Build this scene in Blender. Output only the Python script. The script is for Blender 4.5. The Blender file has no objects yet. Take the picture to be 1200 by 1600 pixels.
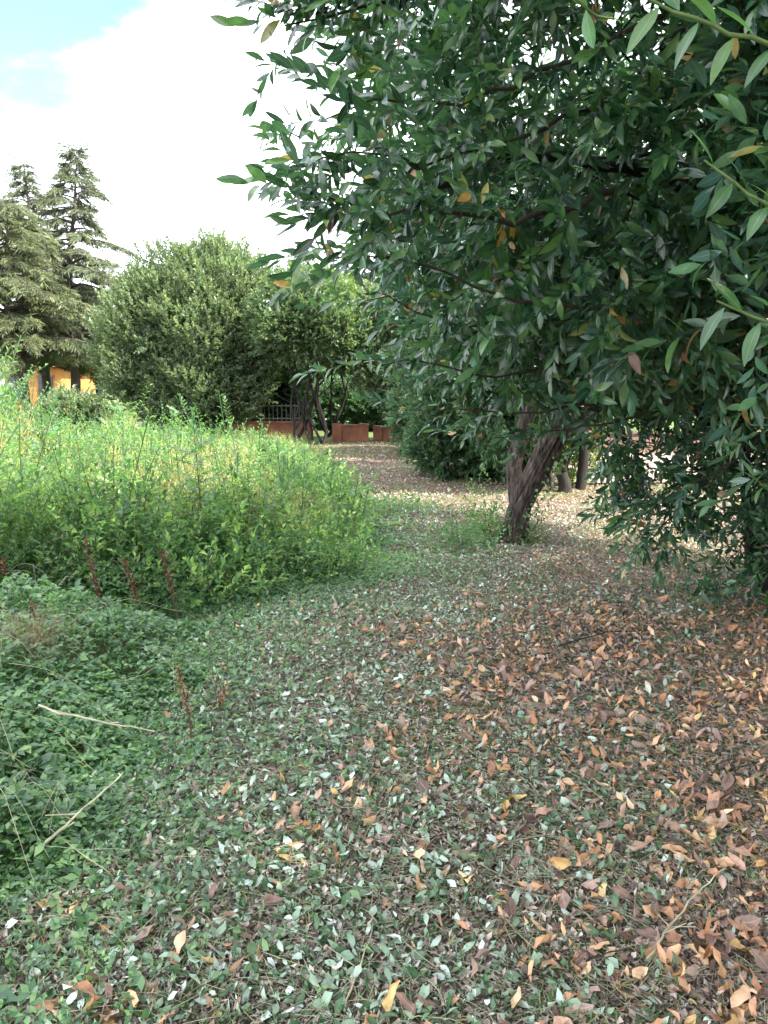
import bpy, math, random
import numpy as np
from mathutils import Vector, noise
R = math.radians
S = bpy.context.scene
C = S.collection
rng = np.random.RandomState(7)
random.seed(7)

# ------------------------------------------------------------------ camera
CAMH, PITCH, FPX = 1.6, R(9.46), 1200.0
cam = bpy.data.cameras.new('camera')
cam.sensor_fit = 'VERTICAL'; cam.sensor_height = 36.0; cam.lens = 27.0
cam.clip_start = 0.05; cam.clip_end = 3000
co = bpy.data.objects.new('camera', cam); C.objects.link(co)
co.location = (0, 0, CAMH); co.rotation_euler = (R(90) - PITCH, 0, 0)
S.camera = co

# ------------------------------------------------------------------ sky, sun, exposure
SUN_EL, SUN_AZ = R(50), R(115)        # azimuth measured clockwise from the view direction (+Y)
W = bpy.data.worlds.new('World'); S.world = W; W.use_nodes = True
nt = W.node_tree; nt.nodes.clear()
def wn(t, **k):
    n = nt.nodes.new(t)
    for a, b in k.items(): setattr(n, a, b)
    return n
sky = wn('ShaderNodeTexSky', sky_type='NISHITA'); sky.sun_disc = False
sky.sun_elevation = SUN_EL; sky.sun_rotation = SUN_AZ; sky.air_density = 1.0; sky.dust_density = 0.6; sky.ozone_density = 2.0
tc = wn('ShaderNodeTexCoord')
nz = wn('ShaderNodeTexNoise'); nz.inputs['Scale'].default_value = 3.2; nz.inputs['Detail'].default_value = 9; nz.inputs['Roughness'].default_value = 0.62
mp = wn('ShaderNodeMapping'); mp.inputs['Scale'].default_value = (1, 1, 2.2); mp.inputs['Location'].default_value = (1.3, 0.2, 0.4)
nt.links.new(tc.outputs['Generated'], mp.inputs['Vector']); nt.links.new(mp.outputs['Vector'], nz.inputs['Vector'])
dp = wn('ShaderNodeVectorMath', operation='DISTANCE')          # clear blue opening high on the left
dp.inputs[1].default_value = (-0.39, 0.82, 0.49)
nt.links.new(tc.outputs['Generated'], dp.inputs[0])
m1 = wn('ShaderNodeMath', operation='MULTIPLY_ADD'); m1.inputs[1].default_value = 0.65; m1.inputs[2].default_value = 0.02
nt.links.new(nz.outputs['Fac'], m1.inputs[0])
m2 = wn('ShaderNodeMath', operation='MULTIPLY_ADD'); m2.inputs[1].default_value = 3.0
nt.links.new(dp.outputs['Value'], m2.inputs[0]); nt.links.new(m1.outputs[0], m2.inputs[2])
mr = wn('ShaderNodeMapRange', interpolation_type='SMOOTHSTEP'); mr.inputs['From Min'].default_value = 0.87; mr.inputs['From Max'].default_value = 1.10
nt.links.new(m2.outputs[0], mr.inputs['Value'])
cl = wn('ShaderNodeMapRange'); cl.inputs['From Min'].default_value = 0.40; cl.inputs['From Max'].default_value = 0.55
cl.inputs['To Min'].default_value = 0.78; cl.inputs['To Max'].default_value = 1.0
nt.links.new(nz.outputs['Fac'], cl.inputs['Value'])
fm = wn('ShaderNodeMath', operation='MULTIPLY'); nt.links.new(mr.outputs[0], fm.inputs[0]); nt.links.new(cl.outputs[0], fm.inputs[1])
mx = wn('ShaderNodeMixRGB'); mx.inputs['Color2'].default_value = (9.6, 10.0, 10.6, 1)
nt.links.new(fm.outputs[0], mx.inputs['Fac']); nt.links.new(sky.outputs[0], mx.inputs['Color1'])
bg = wn('ShaderNodeBackground'); bg.inputs['Strength'].default_value = 0.11
nt.links.new(mx.outputs[0], bg.inputs['Color'])
wo = wn('ShaderNodeOutputWorld'); nt.links.new(bg.outputs[0], wo.inputs['Surface'])

sl = bpy.data.lights.new('sun', 'SUN'); sl.energy = 4.6; sl.angle = R(0.5); sl.color = (1.0, 0.93, 0.80)
so = bpy.data.objects.new('sun', sl); C.objects.link(so)
sv = Vector((math.sin(SUN_AZ) * math.cos(SUN_EL), math.cos(SUN_AZ) * math.cos(SUN_EL), math.sin(SUN_EL)))
so.rotation_euler = sv.to_track_quat('Z', 'Y').to_euler(); so.location = (20, -10, 30)
S.view_settings.view_transform = 'Standard'; S.view_settings.look = 'None'
S.view_settings.exposure = 2.15; S.view_settings.gamma = 1.0
S.cycles.max_bounces = 6; S.cycles.diffuse_bounces = 3; S.cycles.glossy_bounces = 2; S.cycles.transmission_bounces = 3
S.cycles.transparent_max_bounces = 4
S.cycles.use_denoising = True

# ------------------------------------------------------------------ helpers
def ray(px, py):
    u = (px - 600) / FPX; v = (800 - py) / FPX
    return np.array([u, math.cos(PITCH) + v * math.sin(PITCH), -math.sin(PITCH) + v * math.cos(PITCH)])
def at(px, py, Y):
    d = ray(px, py); return np.array([0, 0, CAMH]) + d * (Y / d[1])
def gz(x, y):
    x = np.asarray(x, float); y = np.asarray(y, float)
    near = np.exp(-((x / 14) ** 2 + ((y - 8) / 14) ** 2))
    return near * (0.018 * np.sin(x * 2.3 + y * 0.7) + 0.014 * np.sin(y * 3.1 - x * 1.2) + 0.01 * np.sin(x * 6.1 + 1) * np.sin(y * 5.3))
def norm(a): return a / (np.linalg.norm(a, axis=-1, keepdims=True) + 1e-9)

def tag(o, label=None, cat=None, group=None, kind=None):
    if label: o['label'] = label
    if cat: o['category'] = cat
    if group: o['group'] = group
    if kind: o['kind'] = kind
    return o
def empty(name, loc, label, cat, group=None):
    o = bpy.data.objects.new(name, None); C.objects.link(o); o.location = loc; o.empty_display_size = 0.2
    return tag(o, label, cat, group)

class MB:
    """quad mesh collector"""
    def __init__(s): s.V = []; s.F = []; s.r = []; s.m = []; s.mi = []; s.n = 0
    def raw(s, V, F, r=0.5, m=1.0, mi=0):
        V = np.asarray(V, float).reshape(-1, 3); F = np.asarray(F, int).reshape(-1, 4)
        s.V.append(V); s.F.append(F + s.n); k = len(V)
        s.r.append(np.broadcast_to(np.asarray(r, float), (k,)).copy()); s.m.append(np.broadcast_to(np.asarray(m, float), (k,)).copy())
        s.mi.append(np.full(len(F), mi, int)); s.n += k
        return s
    def scatter(s, T, M, P, sc, rn, rmix=None):
        """T template dict(V,F,m,r), M (N,3,3) columns x,y,z, P (N,3), sc (N,), rn (N,)"""
        N = len(P)
        if N == 0: return s
        V = np.einsum('nij,vj->nvi', M, T['V']) * np.asarray(sc)[:, None, None] + P[:, None, :]
        k = len(T['V'])
        F = T['F'][None] + (np.arange(N) * k)[:, None, None]
        r = (T['r'][None] + np.asarray(rn)[:, None]) % 1.0
        s.raw(V.reshape(-1, 3), F.reshape(-1, 4), r.reshape(-1), np.tile(T['m'], N))
        return s
    def tube(s, pts, rad, sides=6, r=0.5, rough=0.0, caps=True):
        pts = np.asarray(pts, float); n = len(pts)
        rad = np.broadcast_to(np.asarray(rad, float), (n,)) if np.ndim(rad) else np.full(n, rad)
        tan = norm(np.gradient(pts, axis=0))
        ref = np.array([0.31, 0.77, 0.1]) if abs(tan[0][2]) > 0.6 else np.array([0, 0, 1.0])
        a = norm(np.cross(tan, ref)); b = norm(np.cross(tan, a))
        th = np.arange(sides) / sides * 2 * math.pi
        rr = rad[:, None] * (1 + rough * (rng.rand(n, sides) - 0.5)) if rough else rad[:, None] * np.ones((n, sides))
        V = pts[:, None] + rr[..., None] * (np.cos(th)[None, :, None] * a[:, None] + np.sin(th)[None, :, None] * b[:, None])
        i = np.arange(n - 1)[:, None]; j = np.arange(sides)[None]; j2 = (j + 1) % sides
        F = np.stack([i * sides + j, i * sides + j2, (i + 1) * sides + j2, (i + 1) * sides + j], -1).reshape(-1, 4)
        s.raw(V.reshape(-1, 3), F, r)
        return s
    def box(s, c, d, rz=0.0, mi=0):
        c = np.asarray(c, float); d = np.asarray(d, float) / 2
        v = np.array([[x, y, z] for x in (-1, 1) for y in (-1, 1) for z in (-1, 1)], float) * d
        ca, sa = math.cos(rz), math.sin(rz)
        v = np.stack([v[:, 0] * ca - v[:, 1] * sa, v[:, 0] * sa + v[:, 1] * ca, v[:, 2]], -1) + c
        F = [[0, 1, 3, 2], [4, 6, 7, 5], [0, 4, 5, 1], [2, 3, 7, 6], [0, 2, 6, 4], [1, 5, 7, 3]]
        return s.raw(v, F, 0.5, 1.0, mi)
    def build(s, name, mats, parent=None, smooth=True, origin=None):
        V = np.concatenate(s.V); F = np.concatenate(s.F)
        if parent is not None: V = V - np.array(parent.location)
        elif origin is not None: V = V - np.asarray(origin)
        me = bpy.data.meshes.new(name)
        me.vertices.add(len(V)); me.vertices.foreach_set('co', V.astype(np.float32).ravel())
        me.loops.add(F.size); me.loops.foreach_set('vertex_index', F.astype(np.int32).ravel())
        me.polygons.add(len(F)); me.polygons.foreach_set('loop_start', (np.arange(len(F)) * 4).astype(np.int32))
        try: me.polygons.foreach_set('loop_total', np.full(len(F), 4, np.int32))
        except Exception: pass
        me.polygons.foreach_set('material_index', np.concatenate(s.mi).astype(np.int32))
        me.polygons.foreach_set('use_smooth', np.full(len(F), smooth, bool))
        a = me.attributes.new('rnd', 'FLOAT', 'POINT'); a.data.foreach_set('value', np.concatenate(s.r).astype(np.float32))
        a = me.attributes.new('mid', 'FLOAT', 'POINT'); a.data.foreach_set('value', np.concatenate(s.m).astype(np.float32))
        me.update(calc_edges=True)
        for m in (mats if isinstance(mats, (list, tuple)) else [mats]): me.materials.append(m)
        o = bpy.data.objects.new(name, me); C.objects.link(o)
        if parent is not None: o.parent = parent
        elif origin is not None: o.location = origin
        return o

def frames(d, roll=0.0, up=(0, 0, 1)):
    """matrices whose y column follows d and z column leans towards up, rolled about y"""
    y = norm(np.asarray(d, float)); up = np.broadcast_to(np.asarray(up, float), y.shape)
    x = np.cross(y, up); bad = np.linalg.norm(x, axis=1) < 1e-3; x[bad] = (1, 0, 0); x = norm(x)
    z = np.cross(x, y)
    roll = np.broadcast_to(roll, (len(y),)); c = np.cos(roll)[:, None]; s_ = np.sin(roll)[:, None]
    return np.stack([x * c + z * s_, y, z * c - x * s_], -1)

# ---- leaf templates (base at origin, +Y to the tip, +Z upper face)
def leaf(n=4, w=0.30, fold=0.25, curl=0.25, twist=0.0, wave=0.0, peak=0.45, petiole=0.06):
    t = np.linspace(0, 1, n + 1)
    prof = np.where(t < peak, np.sin(np.clip(t / peak, 0, 1) * math.pi / 2) ** 0.9, np.cos(np.clip((t - peak) / (1 - peak), 0, 1) * math.pi / 2) ** 0.85)
    prof = np.maximum(prof, 0.05); hw = w / 2 * prof
    ang = -curl * t * 1.6
    yy = np.concatenate([[0], np.cumsum(np.cos(ang[:-1]) / n)]); zz = np.concatenate([[0], np.cumsum(np.sin(ang[:-1]) / n)])
    V = []; m = []
    for i in range(n + 1):
        tw = twist * (t[i] - .3); wv = wave * math.sin(t[i] * 9)
        for sgn in (-1, 0, 1):
            x = sgn * hw[i]; z = abs(x) * fold + (wv * hw[i] * sgn)
            V.append([x * math.cos(tw) - z * math.sin(tw), petiole + yy[i], zz[i] + x * math.sin(tw) + z * math.cos(tw)]); m.append(abs(sgn))
    F = []
    for i in range(n):
        for c in (0, 1):
            a = i * 3 + c; F.append([a, a + 1, a + 4, a + 3])
    return dict(V=np.array(V), F=np.array(F), m=np.array(m, float), r=np.zeros(len(V)))
def rhomb(w=0.35, fold=0.15, droop=0.1):
    V = np.array([[0, 0, 0], [w / 2, 0.48, fold * w], [0, 1, -droop], [-w / 2, 0.48, fold * w]])
    return dict(V=V, F=np.array([[0, 1, 2, 3]]), m=np.array([0, 1, 0, 1.0]), r=np.zeros(4))
def join(parts):
    V = []; F = []; m = []; r = []; n = 0
    for p in parts:
        V.append(p['V']); F.append(p['F'] + n); m.append(p['m']); r.append(p['r']); n += len(p['V'])
    return dict(V=np.concatenate(V), F=np.concatenate(F), m=np.concatenate(m), r=np.concatenate(r))
def place(T, M, p, s, r):
    return dict(V=(T['V'] @ M.T) * s + p, F=T['F'], m=T['m'], r=np.full(len(T['V']), r))

def sprig(L, nl, ll, tmpls, tilt=(35, 75), bare=0.15, droop=0.35, zup=0.5, bend=0.25, phase=2.4):
    """leafy shoot along +Y of length L, nl leaves of length ll"""
    out = []; ph = random.random() * 6
    for k in range(nl):
        t = bare + (1 - bare) * (k + random.random() * .5) / nl
        base = np.array([0, L * t, -bend * L * t * t])
        th = R(random.uniform(*tilt)) * (1.15 - 0.55 * t)
        if k >= nl - 3: th *= 0.7
        ph += phase + random.uniform(-.3, .3)
        d = np.array([math.sin(th) * math.cos(ph), math.cos(th), math.sin(th) * math.sin(ph) * .8 - droop * random.uniform(.4, 1.4)])
        d /= np.linalg.norm(d)
        y = np.array([0, 1, zup]); n = y - (y @ d) * d + np.random.RandomState(k).randn(3) * .12
        M = frames(d[None], random.uniform(-.5, .5), n[None])[0]
        out.append(place(random.choice(tmpls), M, base, ll * random.uniform(.7, 1.15), random.random()))
    return join(out)

# ---- materials
def newmat(name):
    m = bpy.data.materials.new(name); m.use_nodes = True; m.node_tree.nodes.clear(); return m, m.node_tree
def leafmat(name, stops, rough=0.45, trans=0.25, back=(0.6, 0.75, 0.65), backmix=0.45, rib=(0.25, 0.35, 0.15), ribmix=0.5, spec=0.5, tcol=1.6, bump=0.0, nvar=0.25, nscale=25.0):
    m, t = newmat(name); N = t.nodes.new; Lk = t.links.new
    at_ = N('ShaderNodeAttribute'); at_.attribute_name = 'rnd'
    rp = N('ShaderNodeValToRGB'); rp.color_ramp.interpolation = 'LINEAR'
    el = rp.color_ramp.elements
    while len(el) > 1: el.remove(el[0])
    el[0].position = stops[0][0]; el[0].color = (*stops[0][1], 1)
    for p, c in stops[1:]:
        e = el.new(p); e.color = (*c, 1)
    Lk(at_.outputs['Fac'], rp.inputs[0])
    nz = N('ShaderNodeTexNoise'); nz.inputs['Scale'].default_value = nscale; nz.inputs['Detail'].default_value = 3
    g = N('ShaderNodeNewGeometry'); Lk(g.outputs['Position'], nz.inputs['Vector'])
    mr = N('ShaderNodeMapRange'); mr.inputs['To Min'].default_value = 1 - nvar; mr.inputs['To Max'].default_value = 1 + nvar
    mr.inputs['From Min'].default_value = .3; mr.inputs['From Max'].default_value = .7
    Lk(nz.outputs['Fac'], mr.inputs['Value'])
    mu = N('ShaderNodeVectorMath'); mu.operation = 'SCALE'; Lk(rp.outputs[0], mu.inputs[0]); Lk(mr.outputs[0], mu.inputs['Scale'])
    col = mu.outputs[0]
    if ribmix > 0:
        am = N('ShaderNodeAttribute'); am.attribute_name = 'mid'
        r2 = N('ShaderNodeMapRange'); r2.inputs['From Min'].default_value = 0.10; r2.inputs['From Max'].default_value = 0.02
        r2.inputs['To Min'].default_value = 0; r2.inputs['To Max'].default_value = ribmix; Lk(am.outputs['Fac'], r2.inputs['Value'])
        mx = N('ShaderNodeMixRGB'); mx.inputs['Color2'].default_value = (*rib, 1); Lk(r2.outputs[0], mx.inputs['Fac']); Lk(col, mx.inputs['Color1']); col = mx.outputs[0]
    if backmix > 0:                                    # leaf undersides are paler and matt
        bm = N('ShaderNodeMath'); bm.operation = 'MULTIPLY'; bm.inputs[1].default_value = backmix; Lk(g.outputs['Backfacing'], bm.inputs[0])
        hv = N('ShaderNodeVectorMath'); hv.operation = 'MULTIPLY_ADD'; hv.inputs[1].default_value = (1.2, 1.2, 1.2); hv.inputs[2].default_value = tuple(x * 0.12 for x in back)
        Lk(col, hv.inputs[0])
        mx = N('ShaderNodeMixRGB'); Lk(bm.outputs[0], mx.inputs['Fac']); Lk(col, mx.inputs['Color1']); Lk(hv.outputs[0], mx.inputs['Color2']); col = mx.outputs[0]
    p = N('ShaderNodeBsdfPrincipled'); Lk(col, p.inputs['Base Color']); p.inputs['Roughness'].default_value = rough
    p.inputs['Specular IOR Level'].default_value = spec
    if bump > 0:
        nb = N('ShaderNodeTexNoise'); nb.inputs['Scale'].default_value = 140; Lk(g.outputs['Position'], nb.inputs['Vector'])
        bp = N('ShaderNodeBump'); bp.inputs['Strength'].default_value = bump; bp.inputs['Distance'].default_value = 0.004
        Lk(nb.outputs['Fac'], bp.inputs['Height']); Lk(bp.outputs[0], p.inputs['Normal'])
    o = N('ShaderNodeOutputMaterial')
    if trans > 0:
        tr = N('ShaderNodeBsdfTranslucent')
        ts = N('ShaderNodeVectorMath'); ts.operation = 'MULTIPLY'; ts.inputs[1].default_value = (tcol * 1.15, tcol * 1.25, tcol * 0.55); Lk(col, ts.inputs[0]); Lk(ts.outputs[0], tr.inputs['Color'])
        ms = N('ShaderNodeMixShader'); ms.inputs[0].default_value = trans; Lk(p.outputs[0], ms.inputs[1]); Lk(tr.outputs[0], ms.inputs[2]); Lk(ms.outputs[0], o.inputs['Surface'])
    else: Lk(p.outputs[0], o.inputs['Surface'])
    return m
def barkmat(name, c1, c2, scale=8, stretch=(1, 1, .18), bump=.6, rough=.9, dist=.02):
    m, t = newmat(name); N = t.nodes.new; Lk = t.links.new
    tc = N('ShaderNodeTexCoord'); mp = N('ShaderNodeMapping'); mp.inputs['Scale'].default_value = stretch; Lk(tc.outputs['Object'], mp.inputs['Vector'])
    nz = N('ShaderNodeTexNoise'); nz.inputs['Scale'].default_value = scale; nz.inputs['Detail'].default_value = 8; nz.inputs['Roughness'].default_value = .65; Lk(mp.outputs[0], nz.inputs['Vector'])
    rp = N('ShaderNodeValToRGB'); rp.color_ramp.elements[0].color = (*c1, 1); rp.color_ramp.elements[1].color = (*c2, 1)
    rp.color_ramp.elements[0].position = .35; rp.color_ramp.elements[1].position = .68; Lk(nz.outputs['Fac'], rp.inputs[0])
    p = N('ShaderNodeBsdfPrincipled'); p.inputs['Roughness'].default_value = rough; p.inputs['Specular IOR Level'].default_value = .25; Lk(rp.outputs[0], p.inputs['Base Color'])
    bp = N('ShaderNodeBump'); bp.inputs['Strength'].default_value = bump; bp.inputs['Distance'].default_value = dist; Lk(nz.outputs['Fac'], bp.inputs['Height']); Lk(bp.outputs[0], p.inputs['Normal'])
    o = N('ShaderNodeOutputMaterial'); Lk(p.outputs[0], o.inputs['Surface']); return m

M_laurel = leafmat('laurel_leaf', [(0, (.009, .032, .019)), (.35, (.018, .060, .028)), (.7, (.036, .098, .036)), (.92, (.07, .15, .045)), (.975, (.075, .16, .05)),
                                   (.985, (.46, .27, .07)), (.992, (.30, .13, .06)), (1, (.16, .06, .05))], rough=.27, trans=.20, back=(.45, .85, .85), backmix=.6, rib=(.12, .2, .1), ribmix=.5, spec=.6, bump=.15)
M_shoot = leafmat('young_laurel_leaf', [(0, (.025, .08, .03)), (.5, (.045, .12, .036)), (1, (.08, .17, .045))], rough=.35, trans=.3, back=(.5, .9, .7), backmix=.7, rib=(.16, .26, .09), ribmix=.6, spec=.55, bump=.15)
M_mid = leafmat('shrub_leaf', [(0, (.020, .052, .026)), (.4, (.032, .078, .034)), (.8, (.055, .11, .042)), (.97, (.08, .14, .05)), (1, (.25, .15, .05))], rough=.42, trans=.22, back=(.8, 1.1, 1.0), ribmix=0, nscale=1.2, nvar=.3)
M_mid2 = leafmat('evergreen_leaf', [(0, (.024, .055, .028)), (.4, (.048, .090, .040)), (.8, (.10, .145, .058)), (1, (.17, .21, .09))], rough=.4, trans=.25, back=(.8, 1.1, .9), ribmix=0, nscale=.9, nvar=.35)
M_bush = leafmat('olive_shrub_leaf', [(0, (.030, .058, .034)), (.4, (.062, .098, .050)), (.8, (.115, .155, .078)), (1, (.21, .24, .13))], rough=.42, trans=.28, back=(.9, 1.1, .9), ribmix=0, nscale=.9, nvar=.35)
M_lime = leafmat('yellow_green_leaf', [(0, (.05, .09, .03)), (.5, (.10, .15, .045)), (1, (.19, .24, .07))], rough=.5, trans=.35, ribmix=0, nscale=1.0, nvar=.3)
M_needle = leafmat('cedar_needles', [(0, (.040, .062, .042)), (.5, (.080, .105, .056)), (1, (.155, .175, .08))], rough=.6, trans=.15, ribmix=0, backmix=0, nscale=.6, nvar=.3)
M_cedarlit = leafmat('sunlit_cedar_needles', [(0, (.042, .062, .034)), (.5, (.085, .108, .050)), (1, (.17, .19, .08))], rough=.6, trans=.2, ribmix=0, backmix=0, nscale=.6, nvar=.3)  # yellower copy of the cedar needles, sunlight put into the colour
M_pine = leafmat('pine_needles', [(0, (.025, .055, .045)), (1, (.06, .10, .075))], rough=.6, trans=.1, ribmix=0, backmix=0, nscale=.6)
M_weed = leafmat('weed_leaf', [(0, (.024, .072, .034)), (.35, (.050, .125, .042)), (.65, (.095, .18, .055)), (.85, (.165, .25, .075)), (1, (.28, .33, .14))], rough=.5, trans=.38, back=(.9, 1.2, .9), backmix=.5, ribmix=0, nscale=1.5, nvar=.3)
M_sap = leafmat('shaded_sapling_leaf', [(0, (.020, .070, .032)), (.5, (.040, .12, .045)), (1, (.085, .19, .06))], rough=.4, trans=.3, back=(.7, 1.0, .8), backmix=.5, ribmix=0, nvar=.2)  # darker bluish green, shade put into the leaf colour
M_cover = leafmat('bramble_leaf', [(0, (.024, .072, .034)), (.4, (.050, .120, .050)), (.8, (.10, .19, .07)), (1, (.19, .29, .11))], rough=.45, trans=.25, back=(1, 1.4, 1.2), backmix=.7, rib=(.12, .22, .1), ribmix=.35, nscale=2, nvar=.3)
M_straw = leafmat('dry_grass', [(0, (.30, .22, .10)), (.5, (.46, .38, .20)), (.85, (.50, .45, .28)), (1, (.30, .36, .14))], rough=.8, trans=.3, ribmix=0, backmix=0, tcol=1.1)
M_grass = leafmat('grass_blade', [(0, (.05, .11, .03)), (.5, (.09, .17, .045)), (.85, (.16, .24, .08)), (1, (.38, .36, .18))], rough=.6, trans=.3, ribmix=0, backmix=0)
M_dock = leafmat('dock_seeds', [(0, (.06, .020, .015)), (.6, (.11, .040, .028)), (1, (.17, .08, .05))], rough=.8, trans=.1, ribmix=0, backmix=0)
M_brown = leafmat('fallen_leaf', [(0, (.075, .042, .034)), (.18, (.15, .09, .075)), (.38, (.25, .165, .14)), (.52, (.30, .155, .095)), (.66, (.42, .205, .10)), (.80, (.47, .26, .14)), (.91, (.52, .35, .23)), (.96, (.52, .36, .14)), (1, (.30, .08, .04))],
                  rough=.6, trans=.08, back=(1.5, 1.2, 1.0), backmix=.5, rib=(.5, .34, .2), ribmix=.4, nvar=.3, nscale=40, bump=.3)
M_debris = leafmat('litter_chips', [(0, (.050, .038, .034)), (.3, (.14, .105, .09)), (.6, (.26, .205, .18)), (.85, (.38, .31, .275)), (1, (.50, .43, .38))], rough=.85, trans=0, ribmix=0, backmix=0)
M_cut = leafmat('cut_green_leaf', [(0, (.030, .080, .034)), (.35, (.060, .125, .055)), (.54, (.12, .185, .11)), (.74, (.19, .26, .19)), (.88, (.33, .40, .36)), (1, (.46, .52, .50))], rough=.4, trans=.12, back=(2.3, 2.7, 2.5), backmix=.55, rib=(.2, .3, .18), ribmix=.3, nvar=.2)
M_stalk = leafmat('pale_stalk', [(0, (.22, .20, .12)), (.5, (.32, .30, .2)), (1, (.20, .27, .13))], rough=.7, trans=0, ribmix=0, backmix=0)
M_twig = barkmat('dark_twig', (.018, .014, .012), (.05, .038, .03), 30, (1, 1, 1), .3)
M_gstem = barkmat('green_stem', (.07, .12, .04), (.14, .2, .07), 30, (1, 1, 1), .1, .6)
M_rstem = barkmat('red_brown_stem', (.05, .03, .02), (.12, .06, .035), 30, (1, 1, 1), .2, .7)
M_bark = barkmat('furrowed_bark', (.012, .009, .008), (.15, .115, .10), 26, (1, 1, .16), 1.0, .9, .05)
M_scar = barkmat('torn_bark', (.10, .065, .06), (.36, .26, .24), 14, (1, 1, .12), .8, .8, .015)
M_darkbark = barkmat('dark_bark', (.010, .009, .008), (.034, .029, .025), 6, (1, 1, .3), .6)
M_cedarbark = barkmat('cedar_bark', (.035, .028, .026), (.12, .095, .085), 5, (1, 1, .3), .6)

# ------------------------------------------------------------------ ground
def path_edge(y):
    y = np.asarray(y, float)
    return path_edge0(y) + .09 * np.sin(y * 3.3) * (y < 12) + .06 * np.sin(y * 8.1 + 1) * (y < 12)
def path_edge0(y):      # x of the weed edge on the left of the mown strip
    return np.interp(y, [0, 2.2, 3.1, 4.0, 4.7, 5.7, 6.3, 6.9, 8.0, 9.6, 16, 21, 24], [-1.35, -1.25, -1.0, -1.15, -1.25, -.85, -.35, -.15, -.20, -.35, -1.15, -1.45, -1.5])
def make_ground():
    def axis(a, b, c, fine, n_out):
        mid = np.arange(b[0], b[1], fine); lo = -np.geomspace(1, -(a - b[0]) + 1, n_out)[::-1] + 1 + b[0]; hi = np.geomspace(1, c - b[1] + 1, n_out) - 1 + b[1]
        return np.unique(np.concatenate([lo[:-1], mid, hi]))
    xs = axis(-900, (-6, 6), 900, .12, 22); ys = axis(-300, (0, 16), 1600, .12, 26)
    X, Y = np.meshgrid(xs, ys); Z = gz(X, Y)
    V = np.stack([X, Y, Z], -1).reshape(-1, 3); nx = len(xs)
    i = np.arange(len(ys) - 1)[:, None]; j = np.arange(nx - 1)[None]
    F = np.stack([i * nx + j, i * nx + j + 1, (i + 1) * nx + j + 1, (i + 1) * nx + j], -1).reshape(-1, 4)
    mb = MB(); mb.raw(V, F)
    m, t = newmat('soil_and_litter'); N = t.nodes.new; Lk = t.links.new
    g = N('ShaderNodeNewGeometry')
    def nse(s, d=6, r=.6):
        n = N('ShaderNodeTexNoise'); n.inputs['Scale'].default_value = s; n.inputs['Detail'].default_value = d; n.inputs['Roughness'].default_value = r; Lk(g.outputs['Position'], n.inputs['Vector']); return n
    def ramp(src, st):
        r = N('ShaderNodeValToRGB'); e = r.color_ramp.elements
        while len(e) > 1: e.remove(e[0])
        e[0].position = st[0][0]; e[0].color = (*st[0][1], 1)
        for p, c in st[1:]: q = e.new(p); q.color = (*c, 1)
        Lk(src, r.inputs[0]); return r
    a = nse(45, 5, .7); b = nse(.9, 4); v = N('ShaderNodeTexVoronoi'); v.inputs['Scale'].default_value = 26; Lk(g.outputs['Position'], v.inputs['Vector'])
    ra = ramp(a.outputs['Fac'], [(.3, (.02, .015, .012)), (.45, (.06, .045, .035)), (.6, (.13, .10, .08)), (.75, (.26, .20, .16))])
    rv = ramp(v.outputs['Color'], [(.1, (.05, .035, .03)), (.4, (.15, .11, .09)), (.7, (.26, .18, .14)), (.9, (.14, .16, .08))])
    mx = N('ShaderNodeMixRGB'); mx.inputs[0].default_value = .5; Lk(ra.outputs[0], mx.inputs[1]); Lk(rv.outputs[0], mx.inputs[2])
    gr = ramp(a.outputs['Fac'], [(.3, (.03, .05, .015)), (.5, (.08, .12, .035)), (.7, (.17, .2, .08))])
    rb = ramp(b.outputs['Fac'], [(.42, (0, 0, 0)), (.6, (.7, .7, .7))])
    mx2 = N('ShaderNodeMixRGB'); Lk(rb.outputs[0], mx2.inputs[0]); Lk(mx.outputs[0], mx2.inputs[1]); Lk(gr.outputs[0], mx2.inputs[2])
    sp = N('ShaderNodeSeparateXYZ'); Lk(g.outputs['Position'], sp.inputs[0])
    far = N('ShaderNodeMapRange'); far.inputs['From Min'].default_value = 21; far.inputs['From Max'].default_value = 24; Lk(sp.outputs['Y'], far.inputs[0])
    mx3 = N('ShaderNodeMixRGB'); Lk(far.outputs[0], mx3.inputs[0]); Lk(mx2.outputs[0], mx3.inputs[1]); Lk(gr.outputs[0], mx3.inputs[2])
    p = N('ShaderNodeBsdfPrincipled'); p.inputs['Roughness'].default_value = .95; p.inputs['Specular IOR Level'].default_value = .2; Lk(mx3.outputs[0], p.inputs['Base Color'])
    bp = N('ShaderNodeBump'); bp.inputs['Strength'].default_value = .8; bp.inputs['Distance'].default_value = .03; Lk(a.outputs['Fac'], bp.inputs['Height']); Lk(bp.outputs[0], p.inputs['Normal'])
    o = N('ShaderNodeOutputMaterial'); Lk(p.outputs[0], o.inputs[0])
    tag(mb.build('ground', m), kind='structure')
make_ground()
def flat(name, x0, x1, y0, y1, z, mat, skew=0):
    mb = MB(); n = 24; xs = np.linspace(x0, x1, n)
    ex = .15 * np.sin(xs * 2.1) + .1 * np.sin(xs * 5.3)
    V = np.concatenate([np.stack([xs, y0 + ex + skew * (xs - x0), np.full(n, z)], -1), np.stack([xs, y1 + ex[::-1] + skew * (xs - x0), np.full(n, z)], -1)])
    i = np.arange(n - 1); F = np.stack([i, i + 1, n + i + 1, n + i], -1)
    mb.raw(V, F); return tag(mb.build(name, mat), kind='structure')
M_gravel = barkmat('pale_gravel', (.20, .15, .13), (.33, .26, .23), 60, (1, 1, 1), .4, .95, .01)
M_asphalt = barkmat('grey_asphalt', (.05, .05, .052), (.085, .085, .088), 60, (1, 1, 1), .3, .9, .005)
flat('gravel_path', 3.1, 26, 12.2, 17.5, .035, M_gravel, .03)
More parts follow.
